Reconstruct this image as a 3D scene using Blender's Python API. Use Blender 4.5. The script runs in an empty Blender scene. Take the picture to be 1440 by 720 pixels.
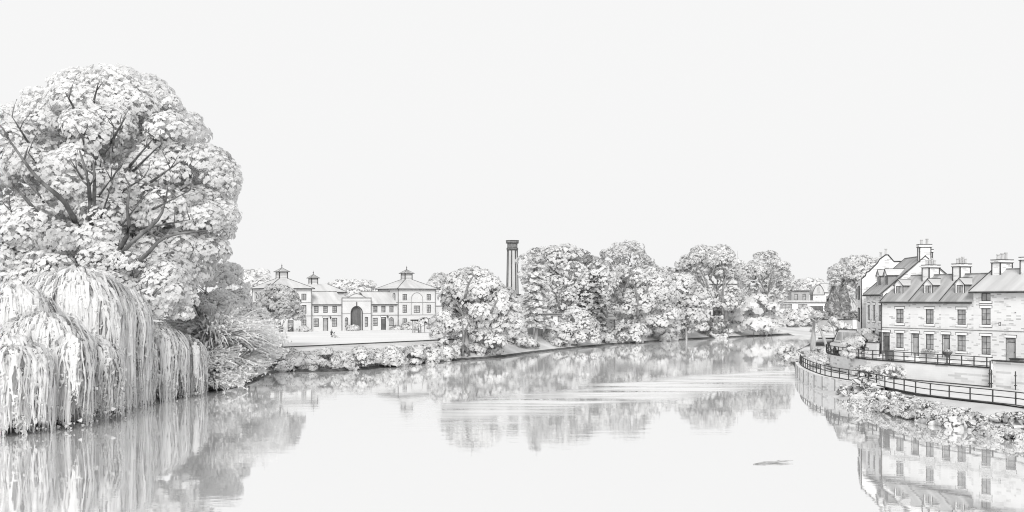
import bpy, math, random
import numpy as np
from mathutils import Vector, Matrix

R = math.radians
random.seed(7)
RNG = np.random.default_rng(11)
scn = bpy.context.scene
col = scn.collection

# --------------------------------------------------------------------------- camera model used to lay the place out
F, CX, HY, EYE = 1500.0, 720.0, 422.0, 10.0


def at(px, py, Y):
    return Vector(((px - CX) / F * Y, Y, EYE - (py - HY) / F * Y))


def on(px, py, z):
    Y = (EYE - z) * F / (py - HY)
    return Vector(((px - CX) / F * Y, Y, z))


# --------------------------------------------------------------------------- tags
def tag(o, label=None, cat=None, group=None, kind=None):
    if label:
        o['label'] = label
    if cat:
        o['category'] = cat
    if group:
        o['group'] = group
    if kind:
        o['kind'] = kind
    return o


def thing(name, label, cat, loc=(0, 0, 0), rz=0.0, group=None):
    o = bpy.data.objects.new(name, None)
    col.objects.link(o)
    o.location = loc
    o.rotation_euler = (0, 0, rz)
    o.empty_display_size = 0.3
    return tag(o, label, cat, group)


def copy_tree(o, parent=None):
    c = o.copy()
    col.objects.link(c)
    c.parent = parent
    for ch in [x for x in bpy.data.objects if x.parent == o]:
        copy_tree(ch, c)
    return c


# --------------------------------------------------------------------------- materials
def newmat(name):
    m = bpy.data.materials.new(name)
    m.use_nodes = True
    nt = m.node_tree
    b = nt.nodes['Principled BSDF']
    b.inputs['Roughness'].default_value = 0.9
    b.inputs['Specular IOR Level'].default_value = 0.15
    return m, nt, b


def g(v, w=0.0):
    return (v * (1 + w), v, v * (1 - w), 1)


def noisy(name, lo, hi, scale=1.0, stretch=(1, 1, 1), detail=4.0, rough=0.9, p0=0.35, p1=0.65, bump=0.0):
    m, nt, b = newmat(name)
    tc = nt.nodes.new('ShaderNodeTexCoord')
    mp = nt.nodes.new('ShaderNodeMapping')
    mp.inputs['Scale'].default_value = stretch
    nz = nt.nodes.new('ShaderNodeTexNoise')
    nz.inputs['Scale'].default_value = scale
    nz.inputs['Detail'].default_value = detail
    cr = nt.nodes.new('ShaderNodeValToRGB')
    cr.color_ramp.elements[0].position = p0
    cr.color_ramp.elements[1].position = p1
    cr.color_ramp.elements[0].color = g(lo)
    cr.color_ramp.elements[1].color = g(hi)
    L = nt.links.new
    L(tc.outputs['Object'], mp.inputs['Vector'])
    L(mp.outputs['Vector'], nz.inputs['Vector'])
    L(nz.outputs['Fac'], cr.inputs['Fac'])
    L(cr.outputs['Color'], b.inputs['Base Color'])
    b.inputs['Roughness'].default_value = rough
    if bump:
        bp = nt.nodes.new('ShaderNodeBump')
        bp.inputs['Strength'].default_value = bump
        bp.inputs['Distance'].default_value = 0.3
        L(nz.outputs['Fac'], bp.inputs['Height'])
        L(bp.outputs['Normal'], b.inputs['Normal'])
    return m


def masonry(name, base, dark, mortar, bw, bh, sparse=0.62):
    """courses of stone or brick, most blocks pale, a few greyer, in real metres on any upright wall"""
    m, nt, b = newmat(name)
    L = nt.links.new
    tc = nt.nodes.new('ShaderNodeTexCoord')
    sp = nt.nodes.new('ShaderNodeSeparateXYZ')
    ad = nt.nodes.new('ShaderNodeMath')
    cb = nt.nodes.new('ShaderNodeCombineXYZ')
    br = nt.nodes.new('ShaderNodeTexBrick')
    L(tc.outputs['Object'], sp.inputs[0])
    L(sp.outputs['X'], ad.inputs[0])
    L(sp.outputs['Y'], ad.inputs[1])
    L(ad.outputs[0], cb.inputs['X'])
    L(sp.outputs['Z'], cb.inputs['Y'])
    L(cb.outputs[0], br.inputs['Vector'])
    br.inputs['Scale'].default_value = 1.0
    br.inputs['Brick Width'].default_value = bw
    br.inputs['Row Height'].default_value = bh
    br.inputs['Mortar Size'].default_value = 0.012
    br.inputs['Color1'].default_value = g(0.0)
    br.inputs['Color2'].default_value = g(1.0)
    br.inputs['Mortar'].default_value = g(mortar)
    cr = nt.nodes.new('ShaderNodeValToRGB')
    cr.color_ramp.elements[0].position = sparse
    cr.color_ramp.elements[1].position = 1.0
    cr.color_ramp.elements[0].color = g(base)
    cr.color_ramp.elements[1].color = g(dark)
    L(br.outputs['Color'], cr.inputs['Fac'])
    nz = nt.nodes.new('ShaderNodeTexNoise')
    nz.inputs['Scale'].default_value = 0.5
    nz.inputs['Detail'].default_value = 5
    L(tc.outputs['Object'], nz.inputs['Vector'])
    c2 = nt.nodes.new('ShaderNodeValToRGB')
    c2.color_ramp.elements[0].position = 0.35
    c2.color_ramp.elements[1].position = 0.6
    c2.color_ramp.elements[0].color = g(0.92)
    c2.color_ramp.elements[1].color = g(1.0)
    L(nz.outputs['Fac'], c2.inputs['Fac'])
    mx = nt.nodes.new('ShaderNodeMix')
    mx.data_type = 'RGBA'
    mx.blend_type = 'MULTIPLY'
    mx.inputs['Factor'].default_value = 1.0
    L(cr.outputs['Color'], mx.inputs['A'])
    L(c2.outputs['Color'], mx.inputs['B'])
    L(mx.outputs['Result'], b.inputs['Base Color'])
    return m



def rocky(name):
    """weathered rock: mottled greys with dark cracks running through it"""
    m = noisy(name, 0.42, 0.8, 1.6, detail=8, bump=0.5)
    nt = m.node_tree
    b = nt.nodes['Principled BSDF']
    src = b.inputs['Base Color'].links[0].from_socket
    tc = nt.nodes.new('ShaderNodeTexCoord')
    vo = nt.nodes.new('ShaderNodeTexVoronoi')
    vo.feature = 'DISTANCE_TO_EDGE'
    vo.inputs['Scale'].default_value = 0.75
    nz = nt.nodes.new('ShaderNodeTexNoise')
    nz.inputs['Scale'].default_value = 2.0
    vm = nt.nodes.new('ShaderNodeVectorMath')
    vm.operation = 'ADD'
    cr = nt.nodes.new('ShaderNodeValToRGB')
    cr.color_ramp.elements[0].position = 0.02
    cr.color_ramp.elements[1].position = 0.07
    cr.color_ramp.elements[0].color = g(0.12)
    cr.color_ramp.elements[1].color = g(1.0)
    mx = nt.nodes.new('ShaderNodeMix')
    mx.data_type = 'RGBA'
    mx.blend_type = 'MULTIPLY'
    mx.inputs['Factor'].default_value = 1.0
    L = nt.links.new
    L(tc.outputs['Object'], nz.inputs['Vector'])
    L(tc.outputs['Object'], vm.inputs[0])
    L(nz.outputs['Color'], vm.inputs[1])
    L(vm.outputs[0], vo.inputs['Vector'])
    L(vo.outputs['Distance'], cr.inputs['Fac'])
    L(src, mx.inputs['A'])
    L(cr.outputs['Color'], mx.inputs['B'])
    L(mx.outputs['Result'], b.inputs['Base Color'])
    return m


M = {}
def leafy(name, lo, hi, sc):
    m = noisy(name, lo, hi, sc)
    nt = m.node_tree
    b = nt.nodes['Principled BSDF']
    src = b.inputs['Base Color'].links[0].from_socket
    tr = nt.nodes.new('ShaderNodeBsdfTranslucent')
    mx = nt.nodes.new('ShaderNodeMixShader')
    mx.inputs['Fac'].default_value = 0.55
    nt.links.new(src, tr.inputs['Color'])
    nt.links.new(b.outputs[0], mx.inputs[1])
    nt.links.new(tr.outputs[0], mx.inputs[2])
    nt.links.new(mx.outputs[0], nt.nodes['Material Output'].inputs['Surface'])
    return m


M['leaf_pale'] = leafy('pale_leaf', 0.92, 0.97, 0.6)
M['leaf_mid'] = leafy('silvery_leaf', 0.82, 0.9, 0.5)
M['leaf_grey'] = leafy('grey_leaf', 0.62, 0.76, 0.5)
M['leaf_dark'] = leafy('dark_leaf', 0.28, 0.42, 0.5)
M['ink'] = noisy('dark_twig', 0.06, 0.12, 2.0)
M['ink_soft'] = noisy('soft_dark_twig', 0.16, 0.28, 2.0)
M['bark'] = noisy('bark', 0.22, 0.5, 1.2, (1, 1, 0.25))
M['bark_pale'] = noisy('pale_bark', 0.5, 0.75, 1.2, (1, 1, 0.25))
M['grass'] = noisy('mown_grass', 0.62, 0.7, 0.15, (0.4, 1, 1))
M['earth'] = noisy('bank_earth', 0.46, 0.64, 0.25, detail=8)
M['mud'] = noisy('wet_mud', 0.05, 0.12, 1.0)
M['paving'] = noisy('path_paving', 0.58, 0.66, 0.8)
M['render'] = noisy('painted_render', 0.60, 0.67, 0.35, detail=6)
M['stone_white'] = noisy('white_stone', 0.84, 0.9, 1.5)
M['brick'] = masonry('pale_brick', 0.80, 0.44, 0.76, 0.55, 0.15, 0.74)
M['ashlar'] = masonry('coursed_stone', 0.78, 0.48, 0.74, 0.8, 0.22, 0.7)
M['slate'] = noisy('roof_slate', 0.27, 0.45, 0.5, (2.5, 0.5, 0.5), detail=6)
M['slate_pale'] = noisy('pale_roof_slate', 0.46, 0.58, 0.3, (2.5, 0.5, 0.5), detail=6)
M['glass'] = noisy('window_glass', 0.28, 0.5, 1.5, rough=0.25)
M['frame'] = noisy('dark_frame', 0.05, 0.09, 2.0)
M['iron'] = noisy('dark_iron', 0.05, 0.09, 3.0)
M['door'] = noisy('painted_door', 0.36, 0.46, 1.0)
M['door_dark'] = noisy('dark_door', 0.10, 0.17, 1.0)
M['gate_dark'] = noisy('gate_timber', 0.13, 0.19, 1.0, (4, 4, 0.5))
M['rock'] = rocky('riverside_rock')
M['grey_wall'] = noisy('grey_wall', 0.32, 0.42, 0.5)
M['timber'] = noisy('weathered_timber', 0.3, 0.45, 1.0, (4, 4, 0.5))
M['skin'] = noisy('skin', 0.55, 0.6, 3)
M['cloth_dark'] = noisy('dark_cloth', 0.06, 0.1, 3)
M['cloth_pale'] = noisy('pale_cloth', 0.4, 0.5, 3)
M['hair'] = noisy('dark_hair', 0.05, 0.08, 5)
M['van'] = noisy('pale_van_paint', 0.62, 0.7, 0.5, rough=0.4)
M['tyre'] = noisy('tyre_rubber', 0.04, 0.06, 3)
M['clay'] = noisy('clay_pot', 0.4, 0.55, 2)


# --------------------------------------------------------------------------- mesh builder
class MB:
    def __init__(s):
        s.v, s.f, s.m = [], [], []

    def quad(s, a, b, c, d, mi=0):
        i = len(s.v)
        s.v += [tuple(a), tuple(b), tuple(c), tuple(d)]
        s.f.append((i, i + 1, i + 2, i + 3))
        s.m.append(mi)

    def poly(s, pts, mi=0):
        i = len(s.v)
        s.v += [tuple(p) for p in pts]
        s.f.append(tuple(range(i, i + len(pts))))
        s.m.append(mi)

    def box(s, x0, x1, y0, y1, z0, z1, mi=0):
        i = len(s.v)
        s.v += [(x0, y0, z0), (x1, y0, z0), (x1, y1, z0), (x0, y1, z0), (x0, y0, z1), (x1, y0, z1), (x1, y1, z1), (x0, y1, z1)]
        for f in ((3, 2, 1, 0), (4, 5, 6, 7), (0, 1, 5, 4), (1, 2, 6, 5), (2, 3, 7, 6), (3, 0, 4, 7)):
            s.f.append(tuple(i + k for k in f))
            s.m.append(mi)

    def prism(s, pts, off, mi=0):
        """closed polygon pts extruded by the vector off"""
        n = len(pts)
        i = len(s.v)
        off = Vector(off)
        s.v += [tuple(p) for p in pts] + [tuple(Vector(p) + off) for p in pts]
        s.f.append(tuple(i + k for k in range(n)))
        s.f.append(tuple(i + n + k for k in reversed(range(n))))
        s.m += [mi, mi]
        for k in range(n):
            k2 = (k + 1) % n
            s.f.append((i + k2, i + k, i + n + k, i + n + k2))
            s.m.append(mi)

    def tube(s, pts, r, n=6, mi=0, cap=True):
        pts = [Vector(p) for p in pts]
        rr = r if isinstance(r, (list, tuple)) else [r] * len(pts)
        i0 = len(s.v)
        up = Vector((0, 0, 1))
        for k, p in enumerate(pts):
            t = (pts[min(k + 1, len(pts) - 1)] - pts[max(k - 1, 0)])
            if t.length < 1e-9:
                t = Vector((0, 0, 1))
            t.normalize()
            a = t.cross(up if abs(t.z) < 0.95 else Vector((1, 0, 0))).normalized()
            b = t.cross(a).normalized()
            for j in range(n):
                w = 2 * math.pi * (j + 0.5) / n
                q = p + (a * math.cos(w) + b * math.sin(w)) * rr[k]
                s.v.append(tuple(q))
        for k in range(len(pts) - 1):
            for j in range(n):
                j2 = (j + 1) % n
                s.f.append((i0 + k * n + j, i0 + k * n + j2, i0 + (k + 1) * n + j2, i0 + (k + 1) * n + j))
                s.m.append(mi)
        if cap:
            s.f.append(tuple(i0 + j for j in reversed(range(n))))
            e = i0 + (len(pts) - 1) * n
            s.f.append(tuple(e + j for j in range(n)))
            s.m += [mi, mi]

    def lathe(s, prof, n=12, c=(0, 0, 0), mi=0):
        i0 = len(s.v)
        for r, z in prof:
            for j in range(n):
                w = 2 * math.pi * (j + 0.5) / n
                s.v.append((c[0] + r * math.cos(w), c[1] + r * math.sin(w), c[2] + z))
        for k in range(len(prof) - 1):
            for j in range(n):
                j2 = (j + 1) % n
                s.f.append((i0 + k * n + j, i0 + k * n + j2, i0 + (k + 1) * n + j2, i0 + (k + 1) * n + j))
                s.m.append(mi)
        s.f.append(tuple(i0 + j for j in reversed(range(n))))
        e = i0 + (len(prof) - 1) * n
        s.f.append(tuple(e + j for j in range(n)))
        s.m += [mi, mi]

    def build(s, name, mats, parent=None, loc=None, smooth=False):
        me = bpy.data.meshes.new(name)
        me.from_pydata(s.v, [], s.f)
        if not isinstance(mats, (list, tuple)):
            mats = [mats]
        for m in mats:
            me.materials.append(m)
        me.polygons.foreach_set('material_index', s.m)
        if smooth:
            me.polygons.foreach_set('use_smooth', [True] * len(s.f))
        me.update()
        o = bpy.data.objects.new(name, me)
        col.objects.link(o)
        if parent is not None:
            o.parent = parent
        if loc is not None:
            o.location = loc
        return o


def np_mesh(name, V, faces_tri, faces_quad, m_tri, m_quad, mats, parent=None, loc=None, normals=None):
    """fast mesh from numpy arrays"""
    me = bpy.data.meshes.new(name)
    nt_, nq = len(faces_tri), len(faces_quad)
    me.vertices.add(len(V))
    me.vertices.foreach_set('co', np.asarray(V, dtype=np.float32).ravel())
    loops = np.concatenate([np.asarray(faces_tri, dtype=np.int32).ravel(), np.asarray(faces_quad, dtype=np.int32).ravel()])
    me.loops.add(len(loops))
    me.loops.foreach_set('vertex_index', loops)
    me.polygons.add(nt_ + nq)
    start = np.concatenate([np.arange(nt_) * 3, nt_ * 3 + np.arange(nq) * 4]).astype(np.int32)
    me.polygons.foreach_set('loop_start', start)
    for m in mats:
        me.materials.append(m)
    me.polygons.foreach_set('material_index', np.concatenate([m_tri, m_quad]).astype(np.int32))
    me.update(calc_edges=True)
    me.validate()
    if normals is not None:
        me.polygons.foreach_set('use_smooth', np.ones(len(me.polygons), dtype=bool))
        me.normals_split_custom_set_from_vertices(normals.astype(np.float32).tolist())
    o = bpy.data.objects.new(name, me)
    col.objects.link(o)
    if parent is not None:
        o.parent = parent
    if loc is not None:
        o.location = loc
    return o


def unit(a):
    return a / np.maximum(np.linalg.norm(a, axis=-1, keepdims=True), 1e-9)


LEAF_MATS = ['leaf_pale', 'leaf_mid', 'leaf_grey', 'ink', 'ink_soft', 'leaf_dark']
TMAP = np.array([0, 1, 2, 5])


class Leaves:
    """collects leaf sprays (small lobed discs, cupped, some with a dark twiggy rim) and hanging ribbons"""

    def __init__(s):
        s.V, s.T, s.Q, s.mt, s.mq, s.n, s.N = [], [], [], [], [], 0, []

    def sprays(s, C, N, rad, tone, rim, rimw, k=9, jag=0.4, rim_mat=3, flat=1.0, sh=None):
        n = len(C)
        if n == 0:
            return
        N = unit(N)
        if sh is not None:
            sh = unit(sh)
            N = np.where((np.sum(N * sh, -1) < 0)[:, None], -N, N)
        ref = np.where(np.abs(N[:, 2:3]) < 0.9, np.array([[0, 0, 1.0]]), np.array([[1.0, 0, 0]]))
        t1 = unit(np.cross(ref, N))
        t2 = np.cross(N, t1)               # t2 points upward along the spray
        ang = (np.arange(k)[None, :] + RNG.random((n, 1))) * 2 * np.pi / k
        alt = (np.arange(k) % 2)[None, :]
        rr = rad[:, None] * (1 - jag * alt * (0.6 + 0.4 * RNG.random((n, k))) - 0.15 * RNG.random((n, k)))
        cs, sn = np.cos(ang), np.sin(ang)
        dirv = cs[..., None] * t1[:, None, :] + sn[..., None] * t2[:, None, :] * flat
        droop = (0.08 + 0.2 * RNG.random((n, k))) * rad[:, None]
        outer = C[:, None, :] + dirv * rr[..., None] - N[:, None, :] * droop[..., None]
        ri = np.maximum(rr - rimw, rr * 0.45)
        inner = C[:, None, :] + dirv * ri[..., None] - N[:, None, :] * (droop * 0.8)[..., None]
        cen = C + N * (rad * 0.22)[:, None]
        V = np.concatenate([cen[:, None, :], inner, outer], axis=1).reshape(-1, 3)
        base = s.n + np.arange(n)[:, None] * (2 * k + 1)
        j = np.arange(k)[None, :]
        j2 = (j + 1) % k
        T = np.stack([np.broadcast_to(base, (n, k)), base + 1 + j, base + 1 + j2], -1).reshape(-1, 3)
        Q = np.stack([base + 1 + j, base + 1 + k + j, base + 1 + k + j2, base + 1 + j2], -1).reshape(-1, 4)
        dark = rim[:, None] & (sn > 0.05 + 0.5 * (RNG.random((n, 1)) - 0.3))
        sn_ = N if sh is None else unit(0.85 * sh + 0.4 * N)
        s.N.append(np.repeat(sn_, 2 * k + 1, axis=0))
        s.V.append(V)
        s.T.append(T)
        s.Q.append(Q)
        s.mt.append(np.repeat(tone, k))
        s.mq.append(np.where(dark, rim_mat, tone[:, None]).ravel())
        s.n += len(V)

    def ribbons(s, P, W, tone, side, sh):
        """P (n,m,3) spines, W (n,m) half widths, side (n,3) width direction"""
        n, m = P.shape[:2]
        gn = np.cross(side, P[:, m * 2 // 3] - P[:, m // 3])
        side = np.where((np.sum(gn * sh, -1) < 0)[:, None], -side, side)
        a = P - side[:, None, :] * W[..., None]
        b = P + side[:, None, :] * W[..., None]
        V = np.stack([a, b], axis=2).reshape(-1, 3)
        base = s.n + np.arange(n)[:, None] * (2 * m)
        j = np.arange(m - 1)[None, :]
        Q = np.stack([base + 2 * j, base + 2 * j + 1, base + 2 * j + 3, base + 2 * j + 2], -1).reshape(-1, 4)
        s.N.append(np.repeat(unit(sh), 2 * m, axis=0))
        s.V.append(V)
        s.Q.append(Q)
        s.mq.append(np.repeat(tone, m - 1))
        s.n += len(V)

    def build(s, name, parent, loc=None):
        T = np.concatenate(s.T) if s.T else np.zeros((0, 3), int)
        mt = np.concatenate(s.mt) if s.mt else np.zeros(0, int)
        return np_mesh(name, np.concatenate(s.V), T, np.concatenate(s.Q), mt, np.concatenate(s.mq), [M[k] for k in LEAF_MATS], parent, loc, normals=np.concatenate(s.N))


def rnd_dirs(n):
    return unit(RNG.normal(size=(n, 3)))


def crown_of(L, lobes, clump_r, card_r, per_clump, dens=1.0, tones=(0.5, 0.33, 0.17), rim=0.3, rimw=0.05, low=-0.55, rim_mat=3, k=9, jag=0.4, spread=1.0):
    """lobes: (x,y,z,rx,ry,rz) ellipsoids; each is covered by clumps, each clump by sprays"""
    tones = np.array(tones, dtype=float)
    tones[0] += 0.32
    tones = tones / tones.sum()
    for (x, y, z, rx, ry, rz) in lobes:
        area = 4 * math.pi * ((rx * ry) ** 1.6 / 3 + (rx * rz) ** 1.6 / 3 + (ry * rz) ** 1.6 / 3) ** (1 / 1.6)
        nc = max(5, int(dens * area / (math.pi * clump_r ** 2) * 1.35))
        d = rnd_dirs(nc * 2)
        d = d[d[:, 2] > low][:nc]
        depth = 0.80 + 0.18 * RNG.random(len(d)) ** 0.6
        cc = np.array([x, y, z]) + d * np.array([rx, ry, rz]) * depth[:, None]
        for c, o in zip(cc, d):
            r = clump_r * (0.65 + 0.6 * RNG.random())
            n = int(per_clump * (r / clump_r) ** 2)
            q = rnd_dirs(n * 2)
            keep = (q @ o > -0.15) | (q[:, 2] > 0.35)
            q = q[keep & (q[:, 2] > -0.6)][:n]
            n = len(q)
            if n == 0:
                continue
            pos = c + q * r * np.array([1.1, 1.1, 0.8]) * (0.90 + 0.16 * RNG.random((n, 1))) * spread
            nrm = q + 0.2 * RNG.normal(size=(n, 3)) + np.array([0, 0, 0.25])
            sh = unit(0.75 * q + 0.45 * o + np.array([0, 0, 0.15]))
            t0 = RNG.choice(len(tones), p=tones)
            tone = TMAP[np.where(RNG.random(n) < 0.85, t0, RNG.choice(len(tones), size=n, p=tones))]
            rad = card_r * (0.6 + 0.8 * RNG.random(n))
            rm = RNG.random(n) < rim
            L.sprays(pos, nrm, rad, tone, rm, rimw, k=k, jag=jag, rim_mat=rim_mat, sh=sh)


def limb(mb, p, d, length, r, depth, mi=0, seg=4, curl=0.25, up=0.15, fork=(2, 3), shrink=0.66):
    pts, rs = [Vector(p)], [r]
    d = Vector(d).normalized()
    for k in range(seg):
        d = (d + Vector((random.uniform(-curl, curl), random.uniform(-curl, curl), random.uniform(-curl, curl) * 0.5 + up * 0.5))).normalized()
        pts.append(pts[-1] + d * (length / seg))
        rs.append(r * (1 - 0.45 * (k + 1) / seg))
    mb.tube(pts, rs, n=6, mi=mi)
    if depth > 0:
        for _ in range(random.randint(*fork)):
            k = random.randint(max(1, seg - 2), seg)
            nd = (d + Vector((random.uniform(-0.9, 0.9), random.uniform(-0.9, 0.9), random.uniform(-0.2, 0.6)))).normalized()
            limb(mb, pts[k], nd, length * shrink, rs[k] * 0.75, depth - 1, mi, seg, curl, up, fork, shrink)


def tree(name, label, cat, base, h, lobes, clump_r, card_r, per_clump, trunk_r=0.4, trunk_h=None, limbs=5, limb_len=None, group=None, bark='bark', lean=(0, 0), depth=1, limb_z=0.5, **kw):
    """lobes are given relative to the tree's base"""
    t = thing(name, label, cat, base, 0, group)
    L = Leaves()
    crown_of(L, lobes, clump_r, card_r, per_clump, **kw)
    L.build('crown', t)
    mb = MB()
    th = trunk_h or h * 0.6
    top = Vector((lean[0], lean[1], th))
    pts = [Vector((0, 0, -0.6)), Vector((lean[0] * 0.15, lean[1] * 0.15, th * 0.25)), Vector((lean[0] * 0.5, lean[1] * 0.5, th * 0.6)), top]
    mb.tube(pts, [trunk_r * 1.35, trunk_r, trunk_r * 0.85, trunk_r * 0.6], n=8)
    for k in range(limbs):
        a = 2 * math.pi * (k + random.random() * 0.6) / max(1, limbs)
        q = random.uniform(limb_z, 1.0)
        p = Vector((lean[0] * q * q, lean[1] * q * q, th * q))
        limb(mb, p, (math.cos(a), math.sin(a), 0.7), limb_len or h * 0.28, trunk_r * 0.42, depth)
    mb.build('trunk', M[bark], t, smooth=True)
    return t


# --------------------------------------------------------------------------- world, sun, camera
SUN_EL, SUN_AZ = 33.0, 182.0           # azimuth clockwise from +Y
sun_dir = Vector((math.sin(R(SUN_AZ)) * math.cos(R(SUN_EL)), math.cos(R(SUN_AZ)) * math.cos(R(SUN_EL)), math.sin(R(SUN_EL))))
w = bpy.data.worlds.new("World")
scn.world = w
w.use_nodes = True
nt = w.node_tree
bg = nt.nodes['Background']
sky = nt.nodes.new('ShaderNodeTexSky')
sky.sky_type = 'NISHITA'
sky.sun_disc = False
sky.sun_elevation = R(SUN_EL)
sky.sun_rotation = R(SUN_AZ)
sky.dust_density = 6.0
hs = nt.nodes.new('ShaderNodeHueSaturation')
hs.inputs['Saturation'].default_value = 0.0
mx = nt.nodes.new('ShaderNodeMix')      # an even white overcast laid over the clear sky
mx.data_type = 'RGBA'
mx.inputs['Factor'].default_value = 0.97
mx.inputs['B'].default_value = (9.42, 9.42, 9.42, 1)
nt.links.new(sky.outputs[0], hs.inputs['Color'])
nt.links.new(hs.outputs[0], mx.inputs['A'])
nt.links.new(mx.outputs['Result'], bg.inputs['Color'])
bg.inputs['Strength'].default_value = 0.1

sl = bpy.data.lights.new('sun', 'SUN')
sl.energy = 2.9
sl.angle = R(22)
sl.color = (1.0, 0.99, 0.975)
so = bpy.data.objects.new('sun', sl)
col.objects.link(so)
so.rotation_euler = sun_dir.to_track_quat('Z', 'Y').to_euler()

cam = bpy.data.cameras.new('camera')
co = bpy.data.objects.new('camera', cam)
col.objects.link(co)
co.location = (0, 0, EYE)
co.rotation_euler = (R(90), 0, 0)
cam.sensor_width = 36
cam.lens = 36 * F / 1440
cam.shift_y = (HY - 360) / 1440
cam.clip_start = 0.5
cam.clip_end = 9000
scn.camera = co

scn.view_settings.view_transform = 'Standard'
scn.view_settings.look = 'None'
scn.view_settings.exposure = 0
scn.view_settings.gamma = 1
scn.cycles.max_bounces = 10
scn.cycles.diffuse_bounces = 8
scn.cycles.glossy_bounces = 3
scn.cycles.use_denoising = True
scn.cycles.filter_width = 1.1

# --------------------------------------------------------------------------- river, terrain
left_bank = [(-60, -60), (-48, 20), (-42, 55), (-37.9, 79), (-35.5, 98), (-33.6, 117), (-31.8, 129), (-32.5, 147), (-28, 149), (-23.8, 150),
             (-17.2, 161), (-9.4, 176), (-2.5, 185), (5.5, 205), (22, 238), (43, 268), (66.7, 294), (85, 312), (130, 330), (260, 345), (420, 345)]
right_bank = [(60, -60), (48, 20), (42, 50), (38, 66), (36.4, 75.8), (35, 82), (33.3, 89), (32.9, 100), (33.6, 115), (35.2, 127), (36.8, 136),
              (39, 146), (43, 162), (50, 192), (62, 225), (78, 262), (120, 288), (260, 300), (420, 300)]


def smooth_line(pts, per=6):
    P = [Vector((p[0], p[1], p[2] if len(p) > 2 else 0)) for p in pts]
    out = []
    for i in range(len(P) - 1):
        p0, p1, p2, p3 = P[max(i - 1, 0)], P[i], P[i + 1], P[min(i + 2, len(P) - 1)]
        for k in range(per):
            t = k / per
            out.append(0.5 * ((2 * p1) + (p2 - p0) * t + (2 * p0 - 5 * p1 + 4 * p2 - p3) * t * t + (3 * p1 - p0 - 3 * p2 + p3) * t ** 3))
    out.append(P[-1])
    return out


LB = np.array([(p.x, p.y) for p in smooth_line(left_bank, 5)])
RB = np.array([(p.x, p.y) for p in smooth_line(right_bank, 5)])
poly = np.concatenate([LB, RB[::-1]])


def inside(X, Y, poly):
    r = np.zeros(X.shape, bool)
    n = len(poly)
    for i in range(n):
        x1, y1 = poly[i]
        x2, y2 = poly[(i + 1) % n]
        if y1 == y2:
            continue
        c = ((y1 > Y) != (y2 > Y)) & (X < (x2 - x1) * (Y - y1) / (y2 - y1) + x1)
        r ^= c
    return r


def dist(X, Y, line):
    d = np.full(X.shape, 1e9)
    for i in range(len(line) - 1):
        a, b = line[i], line[i + 1]
        ab = b - a
        L2 = ab @ ab + 1e-9
        t = np.clip(((X - a[0]) * ab[0] + (Y - a[1]) * ab[1]) / L2, 0, 1)
        d = np.minimum(d, np.hypot(X - a[0] - t * ab[0], Y - a[1] - t * ab[1]))
    return d


def sstep(a, b, x):
    t = np.clip((x - a) / (b - a), 0, 1)
    return t * t * (3 - 2 * t)


def height(X, Y):
    ins = inside(X, Y, poly)
    dl, dr = dist(X, Y, LB), dist(X, Y, RB)
    # left side and far side
    zl = 0.12 + 2.75 * sstep(0.0, 9.0, dl) + 10.0 * sstep(90, 420, dl)
    zr = 0.12 + 1.45 * sstep(0.0, 3.0, dr) + 1.6 * sstep(28, 50, dr) + 10.0 * sstep(90, 420, dr)
    z = np.where(dl < dr, zl, zr)
    d = np.minimum(dl, dr)
    zw = -0.12 - 2.2 * sstep(0, 4, d)
    z = np.where(ins, zw, z)
    # rolling detail away from the built ground
    z = z + np.where(ins, 0, 0.12 * np.sin(X * 0.31 + 1.3) * np.sin(Y * 0.23) * sstep(4, 20, d))
    return z


def axis(lo, hi, step, far, grow=1.35):
    a = list(np.arange(lo, hi + step * 0.5, step))
    s = step
    while a[0] > -far:
        s *= grow
        a.insert(0, a[0] - s)
    s = step
    while a[-1] < far:
        s *= grow
        a.append(a[-1] + s)
    return np.array(a)


xs = axis(-70, 130, 1.25, 4000)
ys = axis(-10, 350, 1.25, 4000)
XX, YY = np.meshgrid(xs, ys)
ZZ = height(XX, YY)
V = np.stack([XX, YY, ZZ], -1).reshape(-1, 3)
nx, ny = len(xs), len(ys)
ii = (np.arange(ny - 1)[:, None] * nx + np.arange(nx - 1)[None, :]).ravel()
Q = np.stack([ii, ii + 1, ii + nx + 1, ii + nx], -1)
ground = np_mesh('ground', V, np.zeros((0, 3), int), Q, np.zeros(0, int), np.zeros(len(Q), int), [M['earth']])
tag(ground, kind='structure')


def hz(x, y):
    return float(height(np.array([[x]]), np.array([[y]]))[0, 0])


# water
m, nt, b = newmat('river_water')
L_ = nt.links.new
out = nt.nodes['Material Output']
gl = nt.nodes.new('ShaderNodeBsdfGlossy')
gl.inputs['Roughness'].default_value = 0.03
gl.inputs['Color'].default_value = g(0.97)
df = nt.nodes.new('ShaderNodeBsdfDiffuse')
df.inputs['Color'].default_value = g(0.68)
ms = nt.nodes.new('ShaderNodeMixShader')
ms.inputs['Fac'].default_value = 0.74
tc = nt.nodes.new('ShaderNodeTexCoord')
mp = nt.nodes.new('ShaderNodeMapping')
mp.inputs['Scale'].default_value = (0.35, 1.0, 1.0)
mp.inputs['Rotation'].default_value = (0, 0, R(-8))
nz = nt.nodes.new('ShaderNodeTexNoise')
nz.inputs['Scale'].default_value = 0.55
nz.inputs['Detail'].default_value = 5
nz.inputs['Roughness'].default_value = 0.55
big = nt.nodes.new('ShaderNodeTexNoise')      # patches of ruffled and of still water
big.inputs['Scale'].default_value = 0.035
big.inputs['Detail'].default_value = 2
cr = nt.nodes.new('ShaderNodeMapRange')
cr.inputs['From Min'].default_value = 0.4
cr.inputs['From Max'].default_value = 0.62
cr.inputs['To Min'].default_value = 0.06
cr.inputs['To Max'].default_value = 0.26
bp = nt.nodes.new('ShaderNodeBump')
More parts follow.
